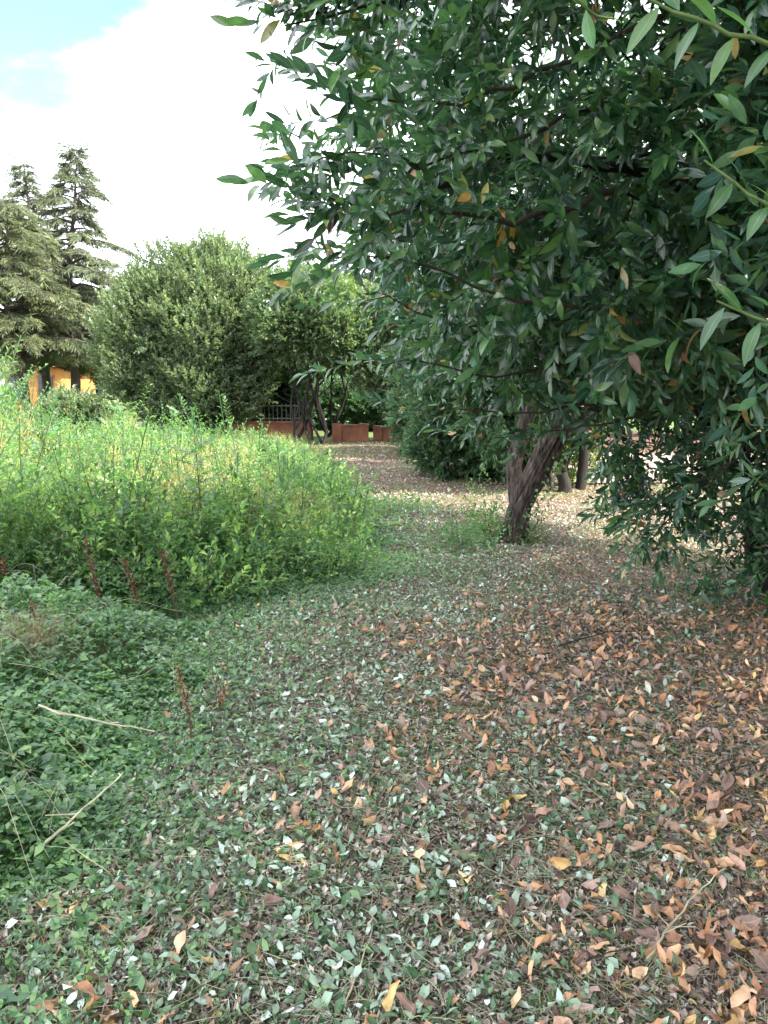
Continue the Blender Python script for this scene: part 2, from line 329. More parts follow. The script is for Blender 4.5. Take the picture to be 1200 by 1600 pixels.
flat('asphalt_path', -30, -3, 29.5, 31.5, .03, M_asphalt)

# ------------------------------------------------------------------ litter (stuff)
T_LITTER = [leaf(3, .42, .2, .25), leaf(3, .38, -.1, -.35), leaf(3, .46, .5, .5, .5), leaf(3, .34, .3, -.5, -.6, .3), leaf(4, .40, .15, .7, .3, .5), leaf(4, .5, .6, -.2, .8)]
T_OVAL = [leaf(3, .55, .15, .2), leaf(3, .6, .25, -.2, .2), leaf(3, .5, .4, .4, -.4)]
def ragged(w, fold, curl, tw, wave, n=4):
    T = leaf(n, w, fold, curl, tw, wave, peak=random.uniform(.35, .6)); T['V'] = T['V'] + np.random.randn(*T['V'].shape) * [.035, .02, .04]; return T
T_LITTER = [ragged(random.uniform(.25, .55), random.uniform(-.5, .8), random.uniform(-.9, .9), random.uniform(-1.2, 1.2), random.uniform(0, .7)) for _ in range(16)]
T_OVAL = [ragged(random.uniform(.3, .7), random.uniform(-.3, .7), random.uniform(-.7, .7), random.uniform(-1, 1), random.uniform(0, .5), 3) for _ in range(12)]
T_CHIP = [rhomb(.35, .2, .1), rhomb(.7, .3, -.1), rhomb(.2, .1, 0)]
T_STRAW = [leaf(4, .010, .2, .25, petiole=0), leaf(4, .008, .2, .6, petiole=0), leaf(4, .007, .1, .1, .4, petiole=0)]
T_BLADE = [leaf(3, .06, .2, .5, petiole=0), leaf(3, .05, .2, .9, petiole=0), leaf(3, .045, .1, .2, .4, petiole=0)]
def view_pts(n, y0, y1, pw=1.0, x_lo=None, x_hi=None, margin=.35):
    """random ground positions inside a wedge around the view, weighted to the near side"""
    y = y0 + (y1 - y0) * rng.rand(n) ** pw
    x = (rng.rand(n) * 2 - 1) * (y * .56 + margin)
    return x, y
def snoise(x, y, f, o=0.0):
    return (np.sin(x * f + o) * np.sin(y * f * .87 + o * 1.7) + np.sin(x * f * 2.3 - y * f * 1.1 + o) * .6 + np.sin(y * f * 3.1 + x * f * 1.9 + 2 * o) * .4) / 2
def lay(mb, T, x, y, size, tilt=.5, lift=.012, sd=.25):
    n = len(x)
    if n == 0: return
    az = rng.rand(n) * 6.283; el = rng.randn(n) * tilt * .5 + .1
    d = np.stack([np.cos(az) * np.cos(el), np.sin(az) * np.cos(el), np.sin(el)], -1)
    flip = np.where(rng.rand(n) < .35, math.pi, 0)
    M = frames(d, rng.randn(n) * tilt + flip)
    P = np.stack([x, y, gz(x, y) + lift * (.3 + rng.rand(n) * 1.2)], -1)
    idx = rng.randint(0, len(T), n); sc = size * np.minimum(np.exp(rng.randn(n) * sd), 1.6); rn = rng.rand(n)
    for k in range(len(T)):
        q = idx == k; mb.scatter(T[k], M[q], P[q], sc[q], rn[q])
def brownness(x, y):
    b = np.clip(.30 + .30 * (x - .1) + .35 * snoise(x, y, 1.7, .6) + .25 * snoise(x, y, 4.1, 2), 0.05, 1)
    b = b + .35 * np.clip(x, -.2, 1.2) * np.clip((5 - y) / 2, 0, 1)
    b = np.where(y > 9.5, .8, b)
    return b
debris = MB()
x, y = view_pts(330000, 1.4, 10, 1.0); k = x > path_edge(y) - .3; lay(debris, T_CHIP, x[k], y[k], .019, .8, .013, .45)
x, y = view_pts(70000, 9, 21.5, 1.0); k = (x > path_edge(y) - .3) & (x < 7); lay(debris, T_CHIP, x[k], y[k], .036, .7, .010, .4)
tag(debris.build('leaf_debris', M_debris, smooth=False), 'crumbled brown and grey leaf fragments covering the mown ground', 'leaf debris', kind='stuff')
brown = MB()
for (n, a, b, pw, sz, dens) in ((15000, 1.4, 5.4, 1.0, .053, 1), (17000, 4.4, 9.5, 1.0, .030, 1), (26000, 9.5, 21, 1.0, .030, 1)):
    x, y = view_pts(n, a, b, pw); k = (x > path_edge(y) - .15) & (rng.rand(n) < brownness(x, y)) & (x < 8); lay(brown, T_LITTER, x[k], y[k], sz, .85, .022, .38)
tag(brown.build('fallen_leaves', M_brown), 'dry orange and brown fallen leaves scattered over the ground', 'fallen leaves', kind='stuff')
cut = MB()
for (n, a, b, sz) in ((32000, 1.4, 5.5, .031), (48000, 5, 10, .030)):
    x, y = view_pts(n, a, b, 1.0); k = (x > path_edge(y) - .3) & (rng.rand(n) > brownness(x, y) * .95 - .05); lay(cut, T_OVAL, x[k], y[k], sz, .8, .02, .42)
x, y = view_pts(5000, 10, 16, 1.0); k = (x > path_edge(y) - .2) & (x < 3) & (snoise(x, y, 1.5, 1) > .1); lay(cut, T_OVAL, x[k], y[k], .05, .6, .02)
tag(cut.build('cut_leaves', M_cut), 'cut green and silvery leaves strewn over the mown strip', 'cut leaves', kind='stuff')
# small upright sprigs and short grass in patches
def blades(mb, x, y, h, spread=.5, T=None):
    T = T or T_BLADE
    n = len(x); az = rng.rand(n) * 6.283; s_ = np.abs(rng.randn(n)) * spread
    d = norm(np.stack([np.cos(az) * s_, np.sin(az) * s_, np.ones(n)], -1))
    M = frames(d, rng.rand(n) * 6.28, up=np.stack([np.cos(az), np.sin(az), np.zeros(n)], -1))
    P = np.stack([x, y, gz(x, y) - .003], -1); idx = rng.randint(0, 3, n); sc = h * np.minimum(np.exp(rng.randn(n) * .3), 1.35); rn = rng.rand(n)
    for k in range(3):
        q = idx == k; mb.scatter(T[k], M[q], P[q], (sc * np.ones(n))[q], rn[q])
grass = MB()
x, y = view_pts(90000, 1.4, 12, 1.0); k = (x > path_edge(y) - .2) & (snoise(x, y, 2.2, 3) + .5 * snoise(x, y, 6, 1) > -.05 + .3 * (x > .9)) & (x < 3.2); blades(grass, x[k], y[k], .045, 1.2)
x, y = view_pts(9000, 17.5, 21, 1.0); k = (x > -1.3) & (x < 2.5); blades(grass, x[k], y[k], .09, .8)
tag(grass.build('short_grass', M_grass), 'short cut grass growing in patches between the leaves', 'grass', kind='stuff')
strands = MB()
n = 9000
x, y = view_pts(n, 1.4, 8.5, 1.0)
for i in range(n):
    if x[i] < path_edge(y[i]) - .3: continue
    L = random.uniform(.05, .28); a = random.random() * 6.28; t = np.linspace(0, 1, 4); bend = random.uniform(-.5, .5)
    px = x[i] + L * t * math.cos(a) - bend * L * t * t * math.sin(a); py = y[i] + L * t * math.sin(a) + bend * L * t * t * math.cos(a)
    strands.tube(np.stack([px, py, gz(px, py) + .018 + .02 * np.sin(t * 3) * random.random()], -1), random.uniform(.0006, .0014), 3, random.random())
tag(strands.build('dry_stems', M_stalk), 'thin pale dry stems lying among the leaves', 'dry stems', kind='stuff')

# ------------------------------------------------------------------ crowns
def lobe_pts(lobes, n, shell=.14, deep=.25, lump=.14, zmin=.08, keep=.72):
    """points in ellipsoid lobes, mostly near their outer skin; returns positions and outward directions"""
    lobes = np.array(lobes, float); w = (lobes[:, 3] * lobes[:, 4] + lobes[:, 4] * lobes[:, 5] + lobes[:, 3] * lobes[:, 5]); w /= w.sum()
    idx = rng.choice(len(lobes), n * 2, p=w); u = norm(rng.randn(n * 2, 3))
    ph = idx * 1.7
    lu = 1 + lump * (np.sin(u[:, 0] * 5 + ph) * np.sin(u[:, 1] * 6 + ph * 2) + .7 * np.sin(u[:, 2] * 9 + u[:, 0] * 7 + ph) * np.sin(u[:, 1] * 11 - ph))
    r = np.where(rng.rand(n * 2) < deep, rng.rand(n * 2) ** .5, 1 - np.abs(rng.randn(n * 2)) * shell) * lu
    c = lobes[idx]; P = c[:, :3] + u * c[:, 3:6] * r[:, None]
    ok = P[:, 2] > zmin
    for k, l in enumerate(lobes):
        dd = np.linalg.norm((P - l[:3]) / l[3:6], axis=1); ok &= ~((dd < keep) & (idx != k) & (rng.rand(n * 2) < .85))
    P = P[ok][:n]; D = norm(u[ok][:n] / c[ok][:n, 3:6]); return P, D
def crown(mb, lobes, n, tmpls, size=1.0, outward=.8, upw=.5, jit=.5, roll=.8, clip=None, **kw):
    P, D = lobe_pts(lobes, n, **kw)
    if clip is not None:
        q = clip(P); P = P[q]; D = D[q]
    N_ = len(P); d = norm(D * outward + np.array([0, 0, upw]) + rng.randn(N_, 3) * jit)
    M = frames(d, rng.randn(N_) * roll); idx = rng.randint(0, len(tmpls), N_); sc = size * np.exp(rng.randn(N_) * .18); rn = rng.rand(N_)
    for k in range(len(tmpls)):
        q = idx == k; mb.scatter(tmpls[k], M[q], P[q] - d[q] * .1 * size, sc[q], rn[q])
    return P
RH = [rhomb(.36, .2, .12), rhomb(.42, .3, .2), rhomb(.3, .15, 0)]
RHW = [rhomb(.55, .2, .12), rhomb(.6, .3, .2), rhomb(.5, .15, 0)]
FAR = [sprig(.32, 14, .095, RHW, (30, 75), .1, .15) for _ in range(6)]
FARBIG = [sprig(.5, 18, .14, RHW, (30, 75), .1, .15) for _ in range(5)]

def limb(a, b, r0, r1, n=8, sag=.0, wob=.06):
    a = np.asarray(a, float); b = np.asarray(b, float); t = np.linspace(0, 1, n)[:, None]; L = np.linalg.norm(b - a)
    w = np.cumsum(rng.randn(n, 3), 0) * wob * L / n; w -= w[0]; w = w - t * w[-1]
    p = a + (b - a) * t + w; p[:, 2] += sag * L * np.sin(t[:, 0] * math.pi)
    return p, np.linspace(r0, r1, n)

def shrub(name, base, lobes, n, mat, label, cat, group=None, tm=FAR, stems=5, stem_r=.05, size=1.0, bark=M_darkbark, crown_name='crown', fork=None, **kw):
    base = np.asarray(base, float); root = empty(name, tuple(base), label, cat, group)
    lb = [[base[0] + l[0], base[1] + l[1], l[2], *l[3:]] for l in lobes]
    mb = MB(); crown(mb, lb, n, tm, size, **kw); mb.build(crown_name, mat, root, smooth=False)
    for s_ in range(stems):
        l = lb[s_ % len(lb)]; a = base + np.array([random.uniform(-.12, .12) * stems * .5, random.uniform(-.2, .2), -.05])
        b = np.array([l[0] + random.uniform(-.5, .5) * l[3], l[1] + random.uniform(-.3, .3) * l[4], l[2] + .1 * l[5]])
        tb = MB(); p, r = limb(a, b, stem_r * random.uniform(.7, 1.3), stem_r * .3, 9, wob=.25); tb.tube(p, r, 7, rough=.15)
        for q in range(4):
            i0 = random.randint(3, 7); e = p[i0] + np.array([random.uniform(-1, 1) * l[3] * .5, random.uniform(-.5, .5) * l[4], random.uniform(.3, .8) * l[5]])
            pp, rr = limb(p[i0], e, r[i0] * .6, .008, 6, wob=.2); tb.tube(pp, rr, 5)
        tb.build('trunk' if s_ == 0 else 'stem', bark, root)
    return root

# --- big round olive-green shrub
shrub('round_shrub', (-5.45, 22.5, 0), [(0, 0, 2.9, 2.35, 2.2, 2.3), (.75, 0, 3.9, 1.55, 1.6, 1.55), (-1.1, -.2, 2.6, 1.5, 1.5, 1.9), (-1.0, .2, 3.2, 1.25, 1.3, 1.35), (.2, -.4, 1.6, 1.9, 1.7, 1.3), (1.35, 0, 2.7, 1.1, 1.4, 1.5)],
      15000, M_bush, 'big rounded olive green shrub standing behind the weeds, right of the cedars', 'shrub', upw=1.0, outward=.7, jit=.35, lump=.17, shell=.12, deep=.3, size=.95, stems=6)
# --- multi-stemmed tree at the end of the strip
shrub('evergreen_tree', (-2.1, 20.6, 0), [(0, 0, 3.5, 1.15, 1.2, .95), (.2, -.1, 3.0, 1.35, 1.2, .75), (-.6, .1, 3.1, .8, .9, .8), (.9, .1, 2.8, .9, 1, .7)],
      5200, M_mid2, 'multi-stemmed evergreen tree with dark bare trunks in front of the low terracotta wall', 'tree', upw=.8, stems=8, stem_r=.042, size=.95, lump=.16)
shrub('sunlit_treetop', (-1.7, 23.6, 0), [(0, 0, 3.8, 1.3, 1.2, 1.0), (-.7, 0, 3.6, .9, .9, .9), (.6, 0, 3.7, 1.2, 1, .8)], 3900, M_lime,
      'yellow-green crown added as the sunlit top of the multi-stemmed evergreen tree', 'tree', upw=.9, stems=3, size=1.1, lump=.2)  # separate crown whose colour paints sun on the evergreen's top
shrub('evergreen_tree', (.45, 21.2, 0), [(0, 0, 3.4, 1.2, 1.3, 1.0), (-.3, 0, 2.3, 1.0, 1.1, 1.2), (.6, 0, 2.6, 1.2, 1.2, 1.5)], 4800, M_bush,
      'grey-green tree with sunny top at the far right end of the strip', 'tree', upw=.8, stems=6, stem_r=.06, lump=.18)
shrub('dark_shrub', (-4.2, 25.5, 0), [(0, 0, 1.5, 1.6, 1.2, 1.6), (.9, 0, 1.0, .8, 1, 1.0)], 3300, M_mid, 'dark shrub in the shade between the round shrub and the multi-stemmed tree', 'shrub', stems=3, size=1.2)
for q_, (X_, Y_, h_, lb_) in enumerate([(-1.2, 27.5, 1.6, 'low dark hedge bush behind the multi-stemmed tree trunks'), (1.2, 26.5, 1.5, 'low hedge bush behind the far end of the strip'), (-3.6, 28.5, 1.7, 'hedge bush further left behind the iron railing')]):
    shrub('hedge_bush', (X_, Y_, 0), [(0, 0, h_ * .5, 1.35, .8, h_ * .55), (.6, 0, h_ * .42, .9, .8, h_ * .45)], 1500, M_mid, lb_, 'bush', 'hedge bushes behind the low wall', stems=2, size=1.3)
# --- laurels along the right side of the strip
shrub('laurel_bush', (1.55, 17.2, 0), [(0, 0, 1.7, 1.25, 1.3, 1.8), (.5, .2, 2.8, 1.3, 1.3, 1.3), (-.5, 0, .8, .8, .8, .8)], 6000, M_mid, 'dark laurel bush at the far right end of the strip reaching the ground', 'bush', 'laurel bushes along the right of the strip', upw=.3, jit=.6)
shrub('laurel_bush', (1.75, 13.6, 0), [(0, 0, 1.3, 1.2, 1.2, 1.35), (.5, 0, 2.6, 1.4, 1.4, 1.4), (-.5, -.1, .65, .75, .75, .65), (.5, -.5, .7, .9, .8, .7)], 7500, M_mid, 'low rounded laurel bush touching the ground left of the leaning trunk', 'bush', 'laurel bushes along the right of the strip', upw=.2, jit=.6)
shrub('laurel_bush', (2.4, 11.6, 0), [(0, .2, 2.6, 1.5, 1.2, 1.2), (.6, .3, 3.4, 1.5, 1.4, 1.1), (-.5, .1, 1.35, .65, .65, .75), (-.75, 0, 2.2, .8, .8, .8)], 6500, M_mid, 'laurel bush just behind the leaning trunk with hanging dark foliage', 'bush', 'laurel bushes along the right of the strip', upw=.0, jit=.6)
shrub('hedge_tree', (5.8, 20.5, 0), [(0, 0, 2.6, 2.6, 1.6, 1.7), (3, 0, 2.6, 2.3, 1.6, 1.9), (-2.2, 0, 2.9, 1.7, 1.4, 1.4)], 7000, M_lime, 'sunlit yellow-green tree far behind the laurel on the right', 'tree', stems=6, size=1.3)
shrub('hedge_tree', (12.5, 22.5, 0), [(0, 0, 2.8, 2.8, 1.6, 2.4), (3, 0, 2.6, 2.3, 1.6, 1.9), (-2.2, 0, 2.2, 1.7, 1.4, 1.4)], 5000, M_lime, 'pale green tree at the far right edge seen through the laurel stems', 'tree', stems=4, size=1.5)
shrub('small_shrub', (3.0, 12.0, 0), [(0, 0, .55, .35, .3, .5), (.1, 0, .95, .25, .25, .3)], 260, M_lime, 'small bright yellow-green shrub right behind the leaning trunk', 'shrub', stems=2, stem_r=.012, size=.7)
shrub('small_shrub', (-8.2, 20.5, 0), [(0, 0, .75, .85, .6, .6), (.5, 0, .5, .7, .5, .5)], 1100, M_bush, 'small rounded shrub at the back of the weeds below the cedars', 'shrub', stems=3, stem_r=.02, size=.9)

# --- far trees behind (fill the distance)
far_specs = [(-31, 52, 7.5, 4.5, 'dull green'), (-24, 58, 8.5, 5, 'dark green'), (-15.5, 60, 7.5, 5, 'pale green'), (-8.5, 47, 6.2, 4, 'dark green'), (-2.5, 50, 6.3, 4, 'grey-green'), (5, 48, 7, 4.5, 'dull green'), (14, 46, 8, 5, 'mid green'), (24, 48, 9, 5.5, 'dark green')]
where = ['at the far left edge behind the cedars', 'behind the leftmost cedar', 'seen between the tall cedar and the round shrub', 'low behind the round shrub', 'behind the pine top', 'far behind the strip end', 'far behind the gravel path', 'far off at the right edge']
for (X, Y, h, w, nm), wh in zip(far_specs, where):
    shrub('distant_tree', (X, Y, 0), [(0, 0, h * .55, w * .55, w * .5, h * .45), (w * .35, 0, h * .4, w * .4, w * .4, h * .36), (-w * .35, 0, h * .42, w * .4, w * .4, h * .35)], 2600, M_mid if 'dark' in nm else M_bush,
          '%s broad tree %s' % (nm, wh), 'tree', 'distant trees behind the park', tm=FARBIG, stems=2, stem_r=.15, size=2.0)

# ------------------------------------------------------------------ cedars
TUFT = []
for q in range(4):
    parts = []
    for k in range(13):
        a = random.random() * 6.28; d = np.array([math.cos(a) * .5, random.uniform(.3, 1), math.sin(a) * .28 - .35]); d /= np.linalg.norm(d)
        parts.append(place(rhomb(.12, .1, .1), frames(d[None], random.random() * 3)[0], np.array([0, k * .025, 0]), random.uniform(.12, .21), random.random()))
    TUFT.append(join(parts))
def cedar(name, base, H, spread, label, group, z0=.18, density=1.0, lean=0.0, mat=M_needle, nb=70, topr=.04, droop=.35, flatness=1.0):
    root = empty(name, base, label, 'tree', group)
    b = np.array(base); tb = MB(); t = np.linspace(0, 1, 14)
    tr = np.stack([b[0] + lean * t ** 1.6 + .08 * np.sin(t * 9), b[1] + .05 * np.sin(t * 7), H * t - .1], -1)
    tb.tube(tr, .021 * H * (1 - t * .93), 10, rough=.1); tb.build('trunk', M_cedarbark, root)
    br = MB(); fo = MB(); P = []; D = []
    for i in range(nb):
        f = z0 + (1 - z0) * ((i + random.random()) / nb) ** .92
        if f > .985: continue
        zt = H * f; az = i * 2.4 + random.uniform(-.4, .4)
        prof = (1 - f) ** 1.02 * 1.15 * (0.78 + .35 * math.sin(f * 23 + random.random() * 2)) + topr * .5
        L = spread * prof * random.uniform(.65, 1.15)
        ct = np.array([np.interp(f, t, tr[:, 0]), np.interp(f, t, tr[:, 1]), zt])
        n = 8; s_ = np.linspace(0, 1, n)
        rise = random.uniform(.05, .3) * (1 if f < .8 else 1.2)
        pz = zt + L * (rise * s_ * 1.6 - (rise * 1.2 + droop * .6) * s_ ** 2.2)
        az2 = az + random.uniform(-.3, .3) * s_
        bp = np.stack([ct[0] + L * s_ * np.cos(az2), ct[1] + L * s_ * np.sin(az2), pz], -1)
        br.tube(bp, np.linspace(.011 * H * (1 - f) + .02, .008, n), 4)
        ns = int(L * 6.5 * density) + 4
        for k in range(ns):
            u = .18 + .82 * (k + random.random()) / ns
            q = np.array([np.interp(u, s_, bp[:, c]) for c in range(3)])
            side = random.choice((-1, 1)); sl_ = (.25 + .30 * L * (1 - abs(u - .45))) * random.uniform(.4, 1.0) * .55
            dr = np.array([math.cos(az + side * 1.0), math.sin(az + side * 1.0), 0]); m_ = max(3, int(sl_ / .09))
            for w in range(m_):
                e = (w + random.random()) / m_
                P.append(q + dr * sl_ * e + np.array([0, 0, -droop * .9 * e * e * sl_ - random.random() * .06]))
                D.append(dr * .7 + np.array([math.cos(az), math.sin(az), 0]) * .5 + np.array([0, 0, -.15 - droop * e + random.gauss(0, .15)]))
    # leader
    for w in range(50):
        z = H * (1 - .14 * random.random()); a = random.random() * 6.28; P.append([np.interp(z / H, t, tr[:, 0]) + .2 * (1.02 - z / H) * 6 * math.cos(a) * .5, b[1] + .1 * math.sin(a), z]); D.append([math.cos(a), math.sin(a), .5])
    P = np.array(P, float); D = np.array(D, float); M = frames(D, rng.randn(len(P)) * .3); idx = rng.randint(0, 4, len(P)); rn = rng.rand(len(P))
    for k in range(4):
        q = idx == k; fo.scatter(TUFT[k], M[q], P[q], np.exp(rng.randn(q.sum()) * .25) * 1.15, rn[q])
    br.build('branches', M_cedarbark, root); fo.build('crown', mat, root, smooth=False)
    return root
g_ = 'tall cedars behind the meadow'
def top_at(px, py, Y): return float(at(px, py, Y)[2])
cedar('cedar_tree', (-13.6, 34, 0), top_at(125, 225, 34), 6.0, 'tallest cedar with pointed top and bare middle trunk, right of the other cedars', g_, z0=.22, lean=.75, nb=80, density=1.6)
cedar('cedar_tree', (-15.9, 36.5, 0), top_at(55, 250, 36.5), 5.0, 'slimmer cedar with bent tip standing between the tallest cedar and the leftmost one', g_, z0=.2, lean=-.3, nb=75, density=1.5)
cedar('cedar_tree', (-13.9, 30, 0), top_at(10, 300, 30), 4.3, 'broad cedar coloured sunlit yellow-green at the left edge with wide drooping boughs', g_, z0=.27, lean=-.9, nb=90, density=1.7, mat=M_cedarlit, topr=.5)
cedar('pine_tree', (-4.1, 40, 0), top_at(470, 378, 40), 3.4, 'blue-green pine top showing between the round shrub and the laurel', None, z0=.3, mat=M_pine, nb=46, droop=.0, density=1.3)

# ------------------------------------------------------------------ wall, railing, house
M_terra = barkmat('terracotta_wall', (.13, .055, .035), (.27, .11, .06), 3, (1, 1, 1), .25, .9, .01)
M_iron = barkmat('grey_iron', (.08, .08, .075), (.15, .15, .14), 20, (1, 1, 1), .1, .6)
M_brickpink = barkmat('weathered_brick', (.12, .07, .055), (.26, .16, .13), 7, (1, 1, 3), .3, .9, .01)
def wall(x0, x1, y, h, label, group, rz=0):
    M_terra = globals()['M_terra'] if y > 20 else M_brickpink
    e = empty('low_wall', ((x0 + x1) / 2, y, 0), label, 'wall', group); L = x1 - x0; cx = (x0 + x1) / 2
    mb = MB(); mb.box((cx, y, h / 2 - .05), (L, .22, h + .1)); mb.build('wall_body', M_terra, e, smooth=False)
    mb = MB(); mb.box((cx, y, h + .025), (L + .05, .28, .05)); mb.build('coping', M_terra, e, smooth=False)
    for q in (0, 1):
        mb = MB(); xx = x0 + .12 + q * (L - .24); mb.box((xx, y - .01, h / 2), (.26, .3, h + .14)); mb.build('pier', M_terra, e, smooth=False)
def railing(x0, x1, y, z, h, label, group):
    e = empty('railing', ((x0 + x1) / 2, y, z), label, 'railing', group); cx = (x0 + x1) / 2
    for k in (.08, h - .06):
        mb = MB(); mb.box((cx, y, z + k), (x1 - x0, .02, .03)); mb.build('rail', M_iron, e, smooth=False)
    mb = MB(); n = int((x1 - x0) / .12)
    for i in range(n + 1): mb.box((x0 + (x1 - x0) * i / n, y, z + h / 2), (.014, .014, h))
    mb.build('bars', M_iron, e, smooth=False)
wall(-4.9, -2.05, 22.1, .50, 'left length of low terracotta wall rising above the weeds', 'lengths of low terracotta wall')
wall(-1.45, -.45, 21.9, .42, 'short sunlit length of terracotta wall at the end of the strip', 'lengths of low terracotta wall')
wall(-.3, 2.6, 22.1, .36, 'shaded length of terracotta wall behind the far laurel bush', 'lengths of low terracotta wall')
wall(4.2, 10.5, 18.7, .42, 'weathered pinkish brick wall beyond the gravel path seen below the right laurel', 'lengths of low terracotta wall')
railing(-4.9, -2.05, 22.1, .55, .5, 'thin iron railing on top of the left terracotta wall', 'iron railings on the wall')
M_orange = barkmat('orange_render', (.34, .14, .045), (.48, .23, .08), 2, (1, 1, 1), .1, .9)
M_roof = barkmat('roof_tile', (.22, .09, .05), (.36, .16, .09), 8, (1, 1, 1), .4, .9)
M_glass, t = newmat('dark_glass'); p = t.nodes.new('ShaderNodeBsdfPrincipled'); p.inputs['Base Color'].default_value = (.02, .025, .03, 1); p.inputs['Roughness'].default_value = .1
t.links.new(p.outputs[0], t.nodes.new('ShaderNodeOutputMaterial').inputs[0])
e = empty('orange_house', (-19.6, 46, 0), 'small orange house half hidden behind the cedar trunks', 'house')
mb = MB(); mb.box((-19.6, 46, 1.3), (3.2, 5, 2.6)); mb.build('wall', M_orange, e, smooth=False)
mb = MB()
mb.raw([[-21.7, 43.1, 2.55], [-17.5, 43.1, 2.55], [-17.5, 46, 3.5], [-21.7, 46, 3.5], [-21.7, 48.9, 2.55], [-17.5, 48.9, 2.55]], [[0, 1, 2, 3], [3, 2, 5, 4], [0, 4, 5, 1]])
mb.build('roof', M_roof, e, smooth=False)
for xx in (-20.6, -18.9):
    mb = MB(); mb.box((xx, 43.47, 1.4), (.8, .06, 1.2)); f = mb.build('window', M_glass, e, smooth=False)
    mb = MB(); mb.box((xx, 43.43, 1.4), (.06, .06, 1.2)); mb.box((xx, 43.42, 2.04), (.95, .1, .08)); mb.box((xx, 43.42, .76), (.95, .1, .08))
    w_ = mb.build('frame', M_iron, None, smooth=False); w_.data.transform(__import__('mathutils').Matrix.Translation(-Vector(e.location))); w_.parent = f
mb = MB(); e2 = empty('chain_link_fence', (-16.5, 32.4, 0), 'chain link fence between the cedar trunks and the orange house', 'fence')
for i in range(60):
    for sgn in (-1, 1):
        x0 = -19.5 + i * .1; mb.raw([[x0, 32.4, 0.1], [x0 + .012, 32.4, 0.1], [x0 + sgn * .75 + .012, 32.41, 1.4], [x0 + sgn * .75, 32.41, 1.4]], [[0, 1, 2, 3]])
mb.build('mesh_panel', M_iron, e2, smooth=False)
for xx in (-19.5, -17.5, -15.5, -13.5):
    mb = MB(); mb.tube([[xx, 32.45, -.1], [xx, 32.45, .7], [xx, 32.45, 1.5]], .03, 8); mb.build('post', M_iron, e2)
shrub('yellow_plant', (-12.3, 31.8, 0), [(0, 0, .5, .3, .3, .45)], 60, M_lime, 'small yellow-green plant beside the tall cedar trunk at the asphalt path', 'plant', stems=2, stem_r=.01, size=1.0)

# ------------------------------------------------------------------ leaning trunk tree
def bark_trunk(pts, rads, name, parent, scar=None, sides=64, n=110, seed=0):
    pts = np.asarray(pts, float); k = np.linspace(0, 1, len(pts)); t = np.linspace(0, 1, n)
    c = np.stack([np.interp(t, k, pts[:, i]) for i in range(3)], -1)
    for _ in range(6): c[1:-1] = (c[:-2] + 2 * c[1:-1] + c[2:]) / 4
    rad = np.interp(t, k, rads); tan = norm(np.gradient(c, axis=0)); a = norm(np.cross(tan, [0, 1, 0.01])); b = np.cross(tan, a)
    V = np.zeros((n, sides, 3)); rr = np.zeros((n, sides)); mi = np.zeros((n - 1, sides), int)
    L = np.linalg.norm(pts[-1] - pts[0])
    for i in range(n):
        for j in range(sides):
            th = j / sides * 2 * math.pi; cx, sx = math.cos(th), math.sin(th); z = t[i] * L
            rg = 1 - abs(noise.noise((cx * 3.4 + seed + z * .8, sx * 3.4, z * 1.3))) * 2; fine = 1 - abs(noise.noise((cx * 7 + 5, sx * 7 + seed, z * 4))) * 2
            big = noise.noise((cx * 1.1, sx * 1.1 + seed, z * .9))
            rr[i, j] = 1 + .20 * (rg - .4) + .12 * (fine - .4) + .22 * big
            if scar:
                s_ = scar(th, t[i]); rr[i, j] -= .14 * s_
                if i < n - 1 and s_ > .5: mi[i, j] = 1
    V = c[:, None] + (rad[:, None] * rr)[..., None] * (np.cos(np.arange(sides) / sides * 2 * math.pi)[None, :, None] * a[:, None] + np.sin(np.arange(sides) / sides * 2 * math.pi)[None, :, None] * b[:, None])
    i = np.arange(n - 1)[:, None]; j = np.arange(sides)[None]; j2 = (j + 1) % sides
    F = np.stack([i * sides + j, i * sides + j2, (i + 1) * sides + j2, (i + 1) * sides + j], -1).reshape(-1, 4)
    mb = MB(); mb.raw(V.reshape(-1, 3), F); mb.mi[-1] = mi.reshape(-1)
    return mb.build(name, [M_bark, M_scar], parent)
b0 = at(797, 852, 7.6); b0[2] = -.06
lt = empty('leaning_tree', (b0[0], b0[1], 0), 'leaning tree with thick furrowed trunk and torn bark at its foot beside the mown strip', 'tree')
p1 = at(812, 790, 7.55); p2 = at(846, 725, 7.4); p3 = at(878, 665, 7.25); p4 = at(910, 570, 7.1); p5 = at(905, 430, 7.2)
bark_trunk([b0 + [-.03, 0, 0], (b0 + p1) / 2, p1, p2, p3, p4, p5], [.19, .13, .108, .105, .11, .09, .07], 'trunk', lt,
           scar=lambda th, t: 1.0 if (t < .30 and abs(((th - 4.0 + t * 1.2) + math.pi) % (2 * math.pi) - math.pi) < .42 + .2 * math.sin(t * 40) * .4) else 0.0)
q1 = at(798, 790, 7.9); q2 = at(802, 725, 8.05); q3 = at(822, 660, 8.0); q4 = at(845, 560, 8.2)
bark_trunk([b0 + [-.02, .08, .1], q1 + [.06, 0, 0], q2, q3, q4], [.07, .075, .072, .07, .05], 'stem', lt, seed=9, sides=32, n=60)
LM = [leaf(2, .32, .25, .3), leaf(2, .36, .35, .5), leaf(2, .30, .15, .1)]
MIDS = [sprig(.34, 12, .085, LM, (35, 80), .1, .5) for _ in range(6)]
fo = MB()
crown(fo, [(2.0, 7.9, 3.2, 1.7, 1.3, 1.3), (2.9, 7.4, 3.1, 1.2, 1.0, 1.1), (1.2, 7.9, 2.6, .9, .8, .8), (3.0, 7.0, 3.6, 1.5, 1.0, 1.1)], 3000, MIDS, 1.0, outward=.6, upw=-.35, jit=.6)
fo.build('crown', M_laurel, lt)
tb = MB()
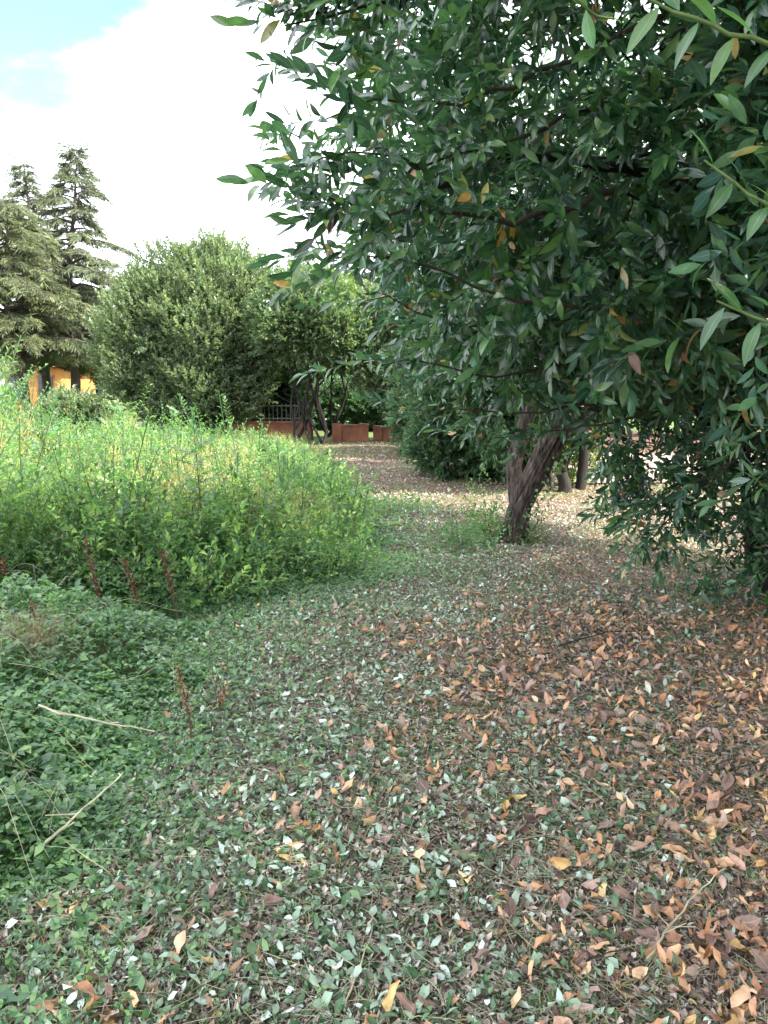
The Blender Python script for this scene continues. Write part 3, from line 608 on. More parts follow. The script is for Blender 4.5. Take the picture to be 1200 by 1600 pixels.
for q in range(16):
    e_ = np.array([random.uniform(.8, 4.6), random.uniform(7, 9), random.uniform(2.4, 4.2)]); p, r = limb(p4 if q % 2 else p5, e_, .045, .006, 8, .05, .25); tb.tube(p, r, 6)
tb.build('branches', M_darkbark, lt)
# ivy climbing at its foot
IV = [leaf(2, .8, .2, .2, peak=.35), leaf(2, .7, .3, .3, peak=.4)]
iv = MB(); n = 230
tt = rng.rand(n) ** 1.3 * .75; th = rng.rand(n) * 6.28
cc = np.stack([np.interp(tt, [0, .33, .66, 1], [v[i] for v in (b0, p1, p2, p3)]) for i in range(3)], -1)
rad_ = .155 + .03 * rng.rand(n) + .06 * (tt < .1)
D = np.stack([np.cos(th), -np.abs(np.sin(th)), rng.randn(n) * .3 - .3], -1)
P = cc + D * rad_[:, None] * [1, 1, 0.1]; ok = (D[:, 0] > .1) | (tt < .12)
iv.scatter(IV[0], frames(D[ok] + [0, 0, -.4], rng.randn(ok.sum()) * .6), P[ok], rng.uniform(.03, .055, ok.sum()), rng.rand(ok.sum()))
tag(iv.build('ivy', M_cover, origin=(b0[0], b0[1], 0)), 'small ivy leaves climbing the foot of the leaning trunk', 'ivy')
# stumps / trunks further back
for (px, py, Y, r, h, lb) in ((878, 786, 11.3, .085, .36, 'short dark stump behind the leaning trunk'), (905, 786, 11.6, .065, 1.6, 'slim grey-brown trunk right of the dark stump')):
    q = at(px, py, Y); mb = MB(); t_ = np.linspace(0, 1, 12); mb.tube(np.stack([q[0] + .04 * np.sin(t_ * 4), q[1] + 0 * t_, -.05 + h * t_], -1), r * (1.25 - .3 * t_), 14, rough=.15)
    if h > 1: pass
    tag(mb.build('tree_stump' if h < 1 else 'bare_trunk', M_darkbark, origin=(q[0], q[1], 0)), lb, 'stump' if h < 1 else 'trunk')

# ------------------------------------------------------------------ the overhanging laurel
L4 = [leaf(5, .33, .28, .35), leaf(5, .37, .2, .15, .3), leaf(5, .29, .35, .55, -.3), leaf(5, .36, .3, .4, .2, .15), leaf(5, .31, .15, -.1, -.2, .1)]
NEAR = [sprig(random.uniform(.22, .38), random.randint(11, 17), .088, L4, (25, 80), .1, .16, .5, .15) for _ in range(10)]
HI = [sprig(.4, 12, .12, LM, (35, 80), .1, .3) for _ in range(5)]
lau_b = np.array([3.1, 6.0, 0.0])
lau = empty('laurel_tree', tuple(lau_b), 'large dark laurel tree overhanging the right of the picture with long glossy leaves', 'tree')
near_lobes = [(1.75, 4.1, 3.3, 1.85, 1.5, 1.75), (1.05, 4.7, 2.4, 1.15, 1.0, .95), (2.1, 2.6, 2.75, 1.15, 1.1, 1.35), (1.15, 3.3, 4.4, 1.4, 1.3, 1.5), (2.9, 4.4, 2.75, 1.3, 1.2, 1.2), (.95, 3.6, 2.9, 1.1, .9, 1.2), (1.2, 5.0, 2.15, 1.0, .8, .5)]
fo = MB(); twb = MB()
def no_cam(P):      # keep the air round the photographer clear
    return ~((P[:, 1] < 1.25) & (P[:, 2] < 3.4) & (np.abs(P[:, 0]) < 1.2)) & (P[:, 1] > .9)
Pn = crown(fo, near_lobes, 6200, NEAR, 1.0, outward=.8, upw=.12, jit=.55, roll=.7, shell=.16, deep=.42, clip=no_cam, keep=.6)
low = [(3.1, 5.6, 1.7, 1.1, .8, .5), (2.1, 5.4, 1.0, .5, .4, .3), (3.6, 5.6, .9, .75, .7, .7), (3.1, 5.2, .85, .5, .35, .75), (2.55, 5.4, 1.25, .5, .3, .35), (1.8, 5.3, 1.3, .42, .35, .35), (1.95, 5.2, .8, .28, .25, .3), (2.5, 5.2, .95, .35, .3, .35), (3.3, 5.0, .45, .35, .3, .4), (2.9, 5.5, 1.45, .9, .4, .35), (2.3, 5.5, 1.45, .6, .35, .3)]
crown(fo, low, 1250, NEAR, .88, outward=.7, upw=-.15, jit=.55, deep=.3)
crown(fo, [(3.05, 5.3, .25, .45, .35, .3)], 40, NEAR, .85, outward=.6, upw=.4, jit=.5)
top = MB()
crown(top, [(2.9, 1.5, 5.2, 2.3, 1.9, 1.6), (1.7, 3.0, 5.4, 1.8, 1.3, 1.3), (4.3, 4.4, 4.2, 2.3, 2.2, 1.7), (4.4, 1.8, 3.4, 1.8, 1.8, 1.7), (4.1, 5.0, 3.2, 1.3, 1.2, 1.1)], 6000, HI, 1.0, outward=.7, upw=.0, jit=.6, clip=lambda P: P[:, 1] > .2)
# explicit outreaching boughs whose tips break the skyline
boughs = [((.9, 3.2, 2.35), at(440, 300, 2.35) + [.10, 0, 0], .016, 28), ((1.0, 3.0, 3.3), at(392, 40, 2.5) + [.10, 0, 0], .014, 26), ((.95, 3.2, 1.95), at(515, 395, 2.7) + [.03, 0, 0], .010, 14), ((1.0, 3.0, 2.9), at(500, 190, 2.7), .01, 8),
          ((1.2, 4.2, 1.7), at(560, 560, 3.9), .010, 7), ((1.3, 4.2, 1.5), at(640, 640, 4.3), .010, 7), ((1.3, 4.2, 2.0), at(570, 470, 3.6), .010, 7), ((2.4, 4.6, 1.4), at(960, 800, 4.9), .010, 8), ((2.6, 5.0, 1.6), at(1010, 850, 4.9), .010, 8),
          ((1.0, 3.0, 3.6), at(520, 20, 2.6), .01, 8), ((.9, 3.2, 2.7), at(440, 250, 2.5) + [.10, 0, 0], .01, 22), ((3.0, 5.6, .9), at(1130, 890, 5.2), .008, 6), ((2.9, 5.4, .8), at(1185, 880, 5.0), .008, 6), ((1.6, 4.2, 1.5), at(760, 690, 4.5), .01, 7)]
for a, b, r0, ns in boughs:
    p, r = limb(np.array(a), b, r0, .0025, 14, -.04, .22); twb.tube(p, r, 6)
    for k in range(ns):
        u = .50 + .50 * (k + .5) / ns; c = np.array([np.interp(u, np.linspace(0, 1, 14), p[:, i]) for i in range(3)])
        ax = norm(p[-1] - p[6]); d = ax * .9 + np.random.randn(3) * .55 * (1.1 - u * .6) + np.array([0, 0, .05])
        T = NEAR[k % len(NEAR)]; fo.scatter(T, frames(d[None], random.gauss(0, .6)), c[None], np.array([random.uniform(.75, 1.05)]), np.array([random.random()]))
        if u > .92: continue
fo.build('crown', M_laurel, lau)
top.build('upper_crown', M_laurel, lau)
# stems from the base and limbs through the crown
for k in range(7):
    a = lau_b + np.array([random.uniform(-.25, .5), random.uniform(-.3, .4), -.05]); b = lau_b + np.array([(-1.6, -.7, .3, .5, 1.1, -1.2, .1)[k], (-1.5, -2, -1, .4, -1.8, -2.8, -3)[k], random.uniform(3.0, 4.4)])
    tb = MB(); p, r = limb(a, b, random.uniform(.045, .085), .02, 12, .05, .3); tb.tube(p, r, 9, rough=.15)
    for q in range(5):
        i0 = random.randint(4, 10); l = near_lobes[(k + q) % 6]; e_ = np.array(l[:3]) + np.array([random.uniform(-.8, .6) * l[3], random.uniform(-.7, .7) * l[4], random.uniform(-.6, .7) * l[5]])
        if e_[1] < 2.0: e_[1] = 2.2
        pp, rr = limb(p[i0], e_, r[i0] * .55, .005, 10, .03, .22); tb.tube(pp, rr, 6)
    tb.build('trunk' if k == 0 else 'stem', M_darkbark, lau)
mbp, mbr = limb(at(800, 245, 3.6), at(640, 300, 2.9), .022, .014, 8, .03, .12); twb.tube(mbp, mbr, 7)
mbp, mbr = limb(at(1100, 300, 4.2), at(800, 245, 3.6), .035, .022, 8, .02, .12); twb.tube(mbp, mbr, 7)
for q in range(200):       # twigs through the visible volume
    c = Pn[random.randrange(len(Pn))]; d = np.random.randn(3) * [.5, .4, .3]; 
    if c[1] < 1.6 or c[0] < .55: continue
    d[0] = abs(d[0]) * .8 - .15
    p, r = limb(c, c + d * .8, .004, .0015, 6, -.05, .3); twb.tube(p, r, 4)
for q in range(70):       # bare twigs in the open gap near the stems
    a = np.array([random.uniform(2.4, 3.9), random.uniform(5.2, 6.2), random.uniform(.5, 2.1)]); d = np.array([random.uniform(-1, .3), random.uniform(-.4, .2), random.uniform(-.4, .5)])
    p, r = limb(a, a + d, .007, .002, 7, -.06, .3); twb.tube(p, r, 4)
twb.build('twigs', M_twig, lau)
# pale young shoots hanging close to the camera
SH = [sprig(.42, 11, .115, [leaf(6, .30, .25, .3), leaf(6, .33, .3, .5, .3), leaf(6, .28, .2, .2, -.4)], (35, 70), .12, .6, .5, .2) for _ in range(4)]
def young(px0, py0, Y0, px1, py1, Y1, n):
    a, b = at(px0, py0, Y0), at(px1, py1, Y1); e_ = MB(); s_ = MB(); p, r = limb(a, b, .0042, .002, 10, -.05, .1); s_.tube(p, r, 7)
    for k in range(n):
        u = .15 + .85 * (k + .5) / n; c = np.array([np.interp(u, np.linspace(0, 1, 10), p[:, i]) for i in range(3)])
        side = 1 if k % 2 else -1; ax = norm(b - a); perp = norm(np.cross(ax, [0, -1, .2])) * side
        d = norm(ax * .7 + perp * .8 + np.array([0, 0, -.35]) + np.random.randn(3) * .15)
        T = random.choice([leaf(6, .30, .25, .35), leaf(6, .33, .3, .5, .3), leaf(6, .27, .2, .2, -.4)])
        up = np.array([0, -.4, 1.0]) + np.random.randn(3) * .3
        e_.scatter(T, frames(d[None], 0, up[None]), c[None], np.array([random.uniform(.07, .10)]), np.array([random.random()]))
    return e_, s_
for k, args in enumerate([(1260, 85, 1.25, 985, -10, 1.2, 8), (1290, 360, 1.5, 1100, 250, 1.45, 6), (1280, 520, 1.5, 1120, 470, 1.45, 5), (860, -40, 1.7, 960, 30, 1.8, 3), (1300, 800, 3.2, 1150, 730, 3.1, 7)]):
    e_, s_ = young(*args); sh = e_.build('shoot_leaves', M_shoot, lau); s2 = s_.build('shoot_stem', M_gstem, lau)

# neighbouring laurel just outside the frame, whose shade covers the foreground
nb_ = empty('laurel_tree', (4.0, -2.2, 0), 'laurel tree beside the photographer, outside the picture, shading the foreground', 'tree')
fo = MB(); crown(fo, [(3.2, -1.6, 5.0, 2.8, 2.2, 1.9), (1.6, -.9, 5.7, 1.9, 1.6, 1.2), (4.6, -.6, 3.6, 2, 1.8, 1.8), (2.2, -4.0, 5.0, 2.5, 2, 1.8)], 4500, HI, 1.1, outward=.7, upw=0, jit=.6, clip=lambda P: P[:, 1] < .6 + 0 * P[:, 0])
fo.build('crown', M_laurel, nb_)
tb = MB()
for q in range(8):
    p, r = limb((4 + random.uniform(-.2, .2), -2.2, -.05), (random.uniform(1.5, 5), random.uniform(-3.5, -.6), random.uniform(4, 5.5)), .09, .02, 10, .04, .2); tb.tube(p, r, 8)
tb.build('trunk', M_darkbark, nb_)

# ------------------------------------------------------------------ meadow weeds
def pinnate(L, pairs, ll):
    """compound leaf: leaflet pairs along an arching rachis (+Y)"""
    out = []
    for k in range(pairs):
        t = .2 + .8 * k / (pairs - 1) if pairs > 1 else .5; b = np.array([0, L * t, -.25 * L * t * t])
        for sgn in (-1, 1):
            d = np.array([sgn * .85, .55, -.15 + random.uniform(-.1, .1)]); d /= np.linalg.norm(d)
            out.append(place(rhomb(.42, .15, .1), frames(d[None], random.uniform(-.2, .2))[0], b, ll * (1 - .3 * t), random.random()))
    out.append(place(rhomb(.42), np.eye(3), np.array([0, L, -.25 * L]), ll * .8, random.random()))
    return join(out)
def stem_strip(pts, w):
    pts = np.asarray(pts); n = len(pts); V = []; F = []
    for p in pts: V += [p + [w, 0, 0], p + [-w * .5, w * .87, 0], p + [-w * .5, -w * .87, 0]]
    for i in range(n - 1):
        for j in range(3): F.append([i * 3 + j, i * 3 + (j + 1) % 3, i * 3 + 3 + (j + 1) % 3, i * 3 + 3 + j])
    return dict(V=np.array(V, float), F=np.array(F), m=np.ones(len(V)), r=np.full(len(V), .3))
def plant_pinnate(h=1.0, nl=13, ll=.045, rl=.24, pairs=6):
    out = []; bx, by = random.uniform(-.15, .15), random.uniform(-.15, .15)
    c = lambda t: np.array([bx * t * t, by * t * t, h * t]); out.append(stem_strip([c(t) for t in np.linspace(0, 1, 5)], .004)); ph = random.random() * 6
    for k in range(nl):
        t = .12 + .88 * (k + .5) / nl; ph += 2.4; up_ = .1 + .9 * t
        d = np.array([math.cos(ph), math.sin(ph), up_ * random.uniform(.5, 1.1)]); T = pinnate(rl * random.uniform(.7, 1.1) * (1.15 - .45 * t), pairs, ll)
        out.append(place(T, frames(d[None])[0], c(t), 1.0, 0) | dict(r=T['r']))
    return join(out)
def plant_wand(h=1.0, nl=34, ll=.04, side=0):
    out = []; bx, by = random.uniform(-.3, .3), random.uniform(-.3, .3)
    def axis(c, n, L, ph0, l0):
        o = []
        for k in range(n):
            t = .15 + .85 * (k + .5) / n; ph = ph0 + (math.pi if k % 2 else 0) + random.uniform(-.3, .3)
            d = np.array([math.cos(ph), math.sin(ph), random.uniform(.5, 1.0)]); d /= np.linalg.norm(d)
            o.append(place(random.choice(RH), frames(d[None], random.uniform(-.4, .4))[0], c(t), l0 * (1.15 - .5 * t), random.random()))
        return o
    c = lambda t: np.array([bx * t * t, by * t * t, h * t]); out.append(stem_strip([c(t) for t in np.linspace(0, 1, 6)], .003)); out += axis(c, nl, h, random.random() * 6, ll)
    for s_ in range(side):
        t0 = random.uniform(.15, .7); a = random.random() * 6.28; L = h * random.uniform(.25, .5)
        c2 = lambda t, t0=t0, a=a, L=L: c(t0) + np.array([math.cos(a) * L * t * .7, math.sin(a) * L * t * .7, L * t * .75]); out.append(stem_strip([c2(t) for t in (0, .5, 1)], .002)); out += axis(c2, int(nl * .45), L, a + 1.57, ll * .85)
    return join(out)
def plant_fluff(h=.9):
    out = [stem_strip([[0, 0, 0], [.02, 0, h * .5], [.05, .02, h]], .002)]
    for k in range(90):
        t = random.uniform(.35, 1); a = random.random() * 6.28; r_ = .22 * random.random() * (1.3 - t) + .02; d = np.random.randn(3) + [0, 0, .6]; d /= np.linalg.norm(d)
        out.append(place(rhomb(.22), frames(d[None])[0], np.array([.05 * t + r_ * math.cos(a), r_ * math.sin(a), h * t]), random.uniform(.014, .038), random.random()))
    return join(out)
PIN = [plant_pinnate(1.0, 13, .055, .28, 6) for _ in range(5)]; WAN = [plant_wand(1, 30, .062, 3) for _ in range(6)]; FLU = [plant_fluff() for _ in range(4)]
WSP = [sprig(.30, 12, .055, RHW, (30, 80), .05, .1, bend=.1) for _ in range(5)]
def weed_h(x, y):          # local height of the growth
    e_ = path_edge(y) - x
    h = .90 + .17 * snoise(x, y, 1.5, .3) + .17 * snoise(x, y, 3.4, 1.9)
    h *= np.clip(.30 + e_ * .55 + .2 * snoise(x, y, 2.2, 5), .22, 1.0)
    h *= np.clip((y - 4.3) / 1.3 + .30, .30, 1)
    h += .75 * np.exp(-(((x + 4.9) / .9) ** 2 + ((y - 8.6) / 1.6) ** 2)) + .6 * np.exp(-(((x + 7.2) / 1.4) ** 2 + ((y - 12) / 2.5) ** 2))
    h *= 1 - .22 * ((x < -.36 * y) & (x > -.47 * y) & (y > 6))
    h *= np.where((y > 9.5) & (x > -.33 * y), np.clip(1 - (y - 9.5) * .12, .60, 1), 1)
    return h
def weed_pos(n, y0, y1, pw=1.2):
    y = y0 + (y1 - y0) * rng.rand(n) ** pw; xl = -(y * .56 + .8); xr = path_edge(y)
    x = xl + (xr - xl) * rng.rand(n); return x, y
def scatter_plants(mb, T, x, y, sc, lean=.2):
    n = len(x); az = rng.rand(n) * 6.283; s_ = np.abs(rng.randn(n)) * lean
    zc = norm(np.stack([np.cos(az) * s_, np.sin(az) * s_, np.ones(n)], -1)); r2 = rng.rand(n) * 6.28; xa = norm(np.cross(np.stack([np.cos(r2), np.sin(r2), 0 * r2], -1), zc)); ya = np.cross(zc, xa)
    M = np.stack([xa, ya, zc], -1); P = np.stack([x, y, gz(x, y) - .01], -1); idx = rng.randint(0, len(T), n); rn = rng.rand(n) * .05
    for k in range(len(T)):
        q = idx == k; mb.scatter(T[k], M[q], P[q], sc[q], rn[q])
weeds = MB()
nc = 420; cx, cy = weed_pos(nc, 4.6, 21, 1.15); ckind = rng.rand(nc); chh = rng.uniform(.32, 1.3, nc); ccol = rng.rand(nc)
def clump(x, y):
    out = np.zeros(len(x), int)
    for a in range(0, len(x), 500): out[a:a + 500] = np.argmin((x[a:a + 500, None] - cx) ** 2 + ((y[a:a + 500, None] - cy) * .8) ** 2, 1)
    return out
def scatter_c(T, x, y, sc, ci, lean=.2, cs=.45):
    for q in range(4):                     # colour kept within a narrow band per clump
        k = (ccol[ci] * 4).astype(int) == q
        scatter_plants(weeds, T[q], x[k], y[k], sc[k], lean)
def tone(Ts):
    out = []
    for q in range(4):
        out.append([dict(T, r=(T['r'] * .5 + (0, .15, .3, .45)[q])) for T in Ts])
    return out
_old_rand = rng
x, y = weed_pos(3600, 4.95, 13, 1.15); ci = clump(x, y); k = ckind[ci] < .62; h = weed_h(x, y) * chh[ci] * rng.uniform(.6, 1.1, len(x)); scatter_c(tone(WAN), x[k], y[k], h[k], ci[k])
k = (ckind[ci] > .55) & (rng.rand(len(x)) < .6); scatter_c(tone(PIN), x[k], y[k], h[k], ci[k])
x, y = weed_pos(2100, 12, 21, 1.0); ci = clump(x, y); scatter_c(tone(WAN), x, y, weed_h(x, y) * chh[ci] * rng.uniform(.7, 1.1, len(x)), ci)
x, y = weed_pos(190, 5.4, 14, 1.0); ci = clump(x, y); scatter_c(tone(WAN), x, y, weed_h(x, y) * np.where(x < -.33 * y, 1.0, 1.0) * rng.uniform(1.15, 1.5, len(x)), ci, .1)
# leafy infill through the mass
x, y = weed_pos(7500, 5.2, 16, 1.2); h = weed_h(x, y) * np.minimum(chh[clump(x, y)], 1.0); z = h * (.25 + rng.rand(len(x)) * .6)
d = norm(rng.randn(len(x), 3) * .5 + [0, 0, .7]); M = frames(d, rng.randn(len(x))); idx = rng.randint(0, 5, len(x)); rn = rng.rand(len(x))
for k in range(5):
    q = idx == k; weeds.scatter(WSP[k], M[q], np.stack([x, y, z], -1)[q], rng.uniform(.7, 1.2, q.sum()), rn[q])
tag(weeds.build('meadow_weeds', M_weed, smooth=False), 'waist-high mass of leafy green weeds filling the meadow on the left', 'weeds', kind='stuff')
fl = MB(); x, y = weed_pos(6500, 6.5, 18, 1.0); h = weed_h(x, y); k = snoise(x, y, .8, 2.2) + .4 * snoise(x, y, 2.2, 0) > 0.0; scatter_plants(fl, FLU, x[k], y[k], (h * rng.uniform(.8, 1.15, len(x)))[k])
x, y = weed_pos(6500, 5.6, 19, 1.1); k = (snoise(x, y, .8, 2.2) > -.15) & (x < path_edge(y) - .3); blades(fl, x[k], y[k], (weed_h(x, y) * .68)[k], .35, T_STRAW)
tag(fl.build('dry_meadow_grass', M_straw, smooth=False), 'pale dry seed heads and straw grass standing among the weeds', 'dry grass', kind='stuff')

# ground cover: low bramble and vine mass in the near left
def cover_h(x, y):
    e_ = path_edge(y) - x
    hol = 1 - .8 * np.exp(-((y - 4.95 - .1 * np.sin(x * 4)) / .22) ** 2)
    return hol * np.clip((e_ + .12 * snoise(x, y, 5, 4)) * .5 + .04, 0.0, .40) * (1 + .38 * snoise(x, y, 3.1, 1)) + .05 * snoise(x, y, 7, 2) * (e_ > .1)
cov = MB(); n = 34000
y = 1.6 + 5.2 * rng.rand(n) ** 1.1; xl = -(y * .56 + .9); x = xl + (path_edge(y) + .12 - xl) * rng.rand(n); H_ = cover_h(x, y)
k = (H_ > .015) ; x, y, H_ = x[k], y[k], H_[k]; z = H_ * (1 - np.abs(rng.randn(len(x))) * .28); z = np.maximum(z, .01)
TR = []
for q in range(5):
    o = [place(random.choice([leaf(2, .5, .25, .3), leaf(2, .58, .2, .2)]), frames(np.array([[math.sin(a), math.cos(a), random.uniform(-.3, .1)]]), random.uniform(-.3, .3))[0], np.zeros(3), random.uniform(.75, 1.05), random.random()) for a in (-1.0, 0, 1.0)]
    TR.append(join(o))
az = rng.rand(len(x)) * 6.28; d = np.stack([np.cos(az), np.sin(az), rng.randn(len(x)) * .35], -1); M = frames(d, rng.randn(len(x)) * .45); idx = rng.randint(0, 5, len(x)); rn = rng.rand(len(x)); sz = .034 * np.exp(rng.randn(len(x)) * .3)
for q in range(5):
    k = idx == q; cov.scatter(TR[q], M[k], np.stack([x, y, gz(x, y) + z], -1)[k], sz[k], rn[k])
# stray leaves thinning out over the mown strip
n = 9000; y = 1.6 + 5.5 * rng.rand(n); x = path_edge(y) - .1 + rng.exponential(.38, n); z = .01 + .05 * rng.rand(n); az = rng.rand(n) * 6.28; q_ = rng.randint(0, 5, n)
for q in range(5):
    k = q_ == q; cov.scatter(TR[q], frames(np.stack([np.cos(az), np.sin(az), rng.randn(n) * .35], -1), rng.randn(n) * .6)[k], np.stack([x, y, gz(x, y) + z], -1)[k], (.022 * np.exp(rng.randn(n) * .35))[k], rng.rand(n)[k])
# creeping leaves at the edge of the growth further on and round the leaning trunk
n = 9000; y = 5.6 + 5 * rng.rand(n); x = path_edge(y) + rng.randn(n) * .22 - .05; z = .02 + .16 * rng.rand(n) * np.clip(path_edge(y) - x + .25, 0, 1); az = rng.rand(n) * 6.28
cov.scatter(TR[0], frames(np.stack([np.cos(az), np.sin(az), rng.randn(n) * .3], -1), rng.randn(n) * .4), np.stack([x, y, gz(x, y) + z], -1), .036 * np.exp(rng.randn(n) * .3), rng.rand(n))
tag(cov.build('ground_cover', M_cover), 'low dark bramble and vine leaves sprawling over the near left ground', 'ground cover', kind='stuff')
# tangle of thin stems in the cover
tg = MB()
for q in range(150):
    y0 = random.uniform(1.8, 6); x0 = random.uniform(-(y0 * .56 + .6), float(path_edge(y0))); a = random.random() * 6.28; L = random.uniform(.15, .6); t_ = np.linspace(0, 1, 6)
    px = x0 + L * t_ * math.cos(a); py = y0 + L * t_ * math.sin(a); hz_ = cover_h(px, py) + gz(px, py) + .02 + .07 * np.sin(t_ * 3.1) * random.random(); tg.tube(np.stack([px, py, hz_], -1), random.uniform(.0006, .0014), 3, random.random())
tag(tg.build('vine_stems', M_stalk), 'tangle of thin pale stems running over the bramble leaves', 'vine stems', kind='stuff')

# ------------------------------------------------------------------ single plants
def sapling(px, py_base, py_top, Y, label, kind='pin', group='tall saplings rising above the weeds', pxt=None):
    b = at(px, py_base, Y); base = (b[0], Y, 0); top = at(pxt if pxt else px, py_top, Y); h = top[2]
    e_ = empty('sapling', base, label, 'sapling', group); n = 9; t_ = np.linspace(0, 1, n)
    p = np.stack([base[0] + (top[0] - base[0]) * t_ ** 1.3, Y + .04 * np.sin(t_ * 3), h * t_], -1); s_ = MB(); s_.tube(p, np.linspace(.007, .002, n), 6); s_.build('stem', M_rstem, e_)
    f = MB(); m_ = int(h * 24); ph = random.random() * 6
    for k in range(m_):
        t = .2 + .8 * (k + .5) / m_; c = np.array([np.interp(t, t_, p[:, i]) for i in range(3)]); ph += math.pi + random.uniform(-.3, .3) if kind == 'wand' else 2.4
        if kind == 'pin' and t < .8:
            d = np.array([math.cos(ph), math.sin(ph), .6]); T = pinnate(random.uniform(.20, .32) * (1.2 - .5 * t), 6, .062); f.scatter(T, frames(d[None]), c[None], np.array([1.0]), np.array([random.random()]))
        else:
            for sgn in (0, math.pi):
                d = np.array([math.cos(ph * .1 + sgn), math.sin(ph * .1 + sgn) * .6, .9]); f.scatter(leaf(2, .48, .3, .2), frames(d[None], random.gauss(0, .3)), c[None], np.array([.078 * (1.2 - .5 * t)]), np.array([random.random()]))
    f.build('leaves', M_sap, e_)
    return e_
for a in [(318, 890, 640, 5.7, 'tallest sapling with dark stem in the middle of the weeds', 'pin', 300), (446, 840, 690, 6.9, 'upright sapling with paired leaves on the right of the weeds', 'wand', 432), (470, 850, 700, 7.2, 'slender sapling leaning right next to the upright one', 'wand', 476),
          (385, 820, 622, 8.3, 'sapling with arching tip in front of the round shrub', 'wand', 350), (345, 800, 618, 8.8, 'thin shoot leaning left in front of the round shrub', 'wand', 280), (512, 800, 722, 8.6, 'low sapling near the mown strip edge', 'wand', 520),
          (20, 900, 600, 6.2, 'leaning sapling at the left edge of the picture', 'pin', 95), (150, 880, 700, 5.9, 'leafy sapling left of the tallest one', 'pin', 165), (240, 800, 655, 9.0, 'far sapling poking up below the round shrub', 'wand', 232), (180, 900, 760, 5.4, 'bushy young shoot with feathery leaves in the front weeds', 'pin', 195), (560, 860, 765, 7.4, 'short sapling at the right front corner of the weeds', 'wand', 575),
          (100, 800, 640, 8.6, 'pale sapling near the left edge below the cedars', 'wand', 85), (275, 830, 668, 7.4, 'leafy shoot just left of the tallest sapling', 'pin', 262), (365, 850, 690, 6.6, 'leafy shoot just right of the tallest sapling', 'pin', 372), (420, 800, 655, 9.4, 'slim far shoot before the dark gap beside the round shrub', 'wand', 408), (205, 820, 690, 7.2, 'drooping leafy shoot under the small rounded shrub', 'pin', 190), (130, 800, 668, 8.0, 'slim shoot in front of the cedar trunks', 'wand', 118), (545, 850, 745, 7.8, 'arching shoot over the mown strip edge', 'pin', 560), (400, 880, 760, 6.2, 'feathery sapling between the tallest and the upright one', 'pin', 415)]:
    sapling(a[0], a[1], a[2], a[3], a[4], a[5], pxt=a[6])
def dock(px, py_base, py_top, Y, label, mat=M_dock, group='dried dock stalks', pxt=None, seeds=150, w=.018):
    b = at(px, py_base, Y); top = at(pxt or px, py_top, Y); base = (b[0], Y, 0); e_ = empty('dock_stalk', base, label, 'dried stalk', group); n = 10; t_ = np.linspace(0, 1, n)
    p = np.stack([base[0] + (top[0] - base[0]) * t_ ** 1.2, Y + .02 * np.sin(t_ * 5), top[2] * t_], -1); s_ = MB(); s_.tube(p, np.linspace(.0055, .002, n), 6)
    for q in range(4):
        i0 = random.randint(3, 7); s_.tube(np.linspace(p[i0], p[i0] + np.array([random.uniform(-.06, .06), random.uniform(-.05, .05), .12]), 4), .0018, 4)
    s_.build('stem', M_rstem, e_); f = MB(); tt = rng.uniform(.42, 1, seeds); c = np.stack([np.interp(tt, t_, p[:, i]) for i in range(3)], -1) + rng.randn(seeds, 3) * [w * .5, w * .5, .01]
    f.scatter(rhomb(.7), frames(rng.randn(seeds, 3) + [0, 0, -.3], rng.rand(seeds) * 6), c, rng.uniform(.010, .022, seeds), rng.rand(seeds)); f.build('seed_head', mat, e_)
M_dockpale = leafmat('pale_dock_seeds', [(0, (.13, .08, .045)), (.6, (.22, .14, .08)), (1, (.34, .25, .14))], rough=.8, trans=.1, ribmix=0, backmix=0)
dock(160, 990, 835, 4.6, 'dark red dock stalk on the left in the front weeds', pxt=135); dock(222, 960, 870, 4.75, 'dark red leaning dock stalk in the middle front weeds', pxt=195); dock(278, 960, 858, 4.8, 'dark red dock stalk right of the leaning one', pxt=255)
dock(66, 1060, 940, 4.1, 'rusty dock stalk rising from the bramble at the far left', pxt=52, seeds=170); dock(300, 1175, 1040, 3.25, 'bare brown dock stalk standing upright at the edge of the strip', M_dockpale, pxt=280, seeds=170, w=.012); dock(338, 1160, 1075, 3.5, 'thin brown stalk leaning right at the edge of the strip', M_dockpale, pxt=352, seeds=90, w=.012); dock(20, 960, 870, 4.9, 'small rusty stalk at the left edge', pxt=5)
# dry straw clump
e_ = MB(); c = at(55, 1045, 3.7); n = 420; az = rng.rand(n) * 6.28; d = norm(np.stack([np.cos(az) * .8, np.sin(az) * .8, .5 + rng.rand(n)], -1)); e_.scatter(T_STRAW[1], frames(d, rng.rand(n) * 6), np.stack([c[0] + rng.randn(n) * .09, 3.7 + rng.randn(n) * .09, .24 + rng.rand(n) * .15], -1), rng.uniform(.08, .20, n), rng.rand(n))
tag(e_.build('straw_clump', M_dockpale, origin=(c[0], 3.7, 0)), 'tan clump of dry curled grass at the foot of the far left dock stalk', 'dry clump')
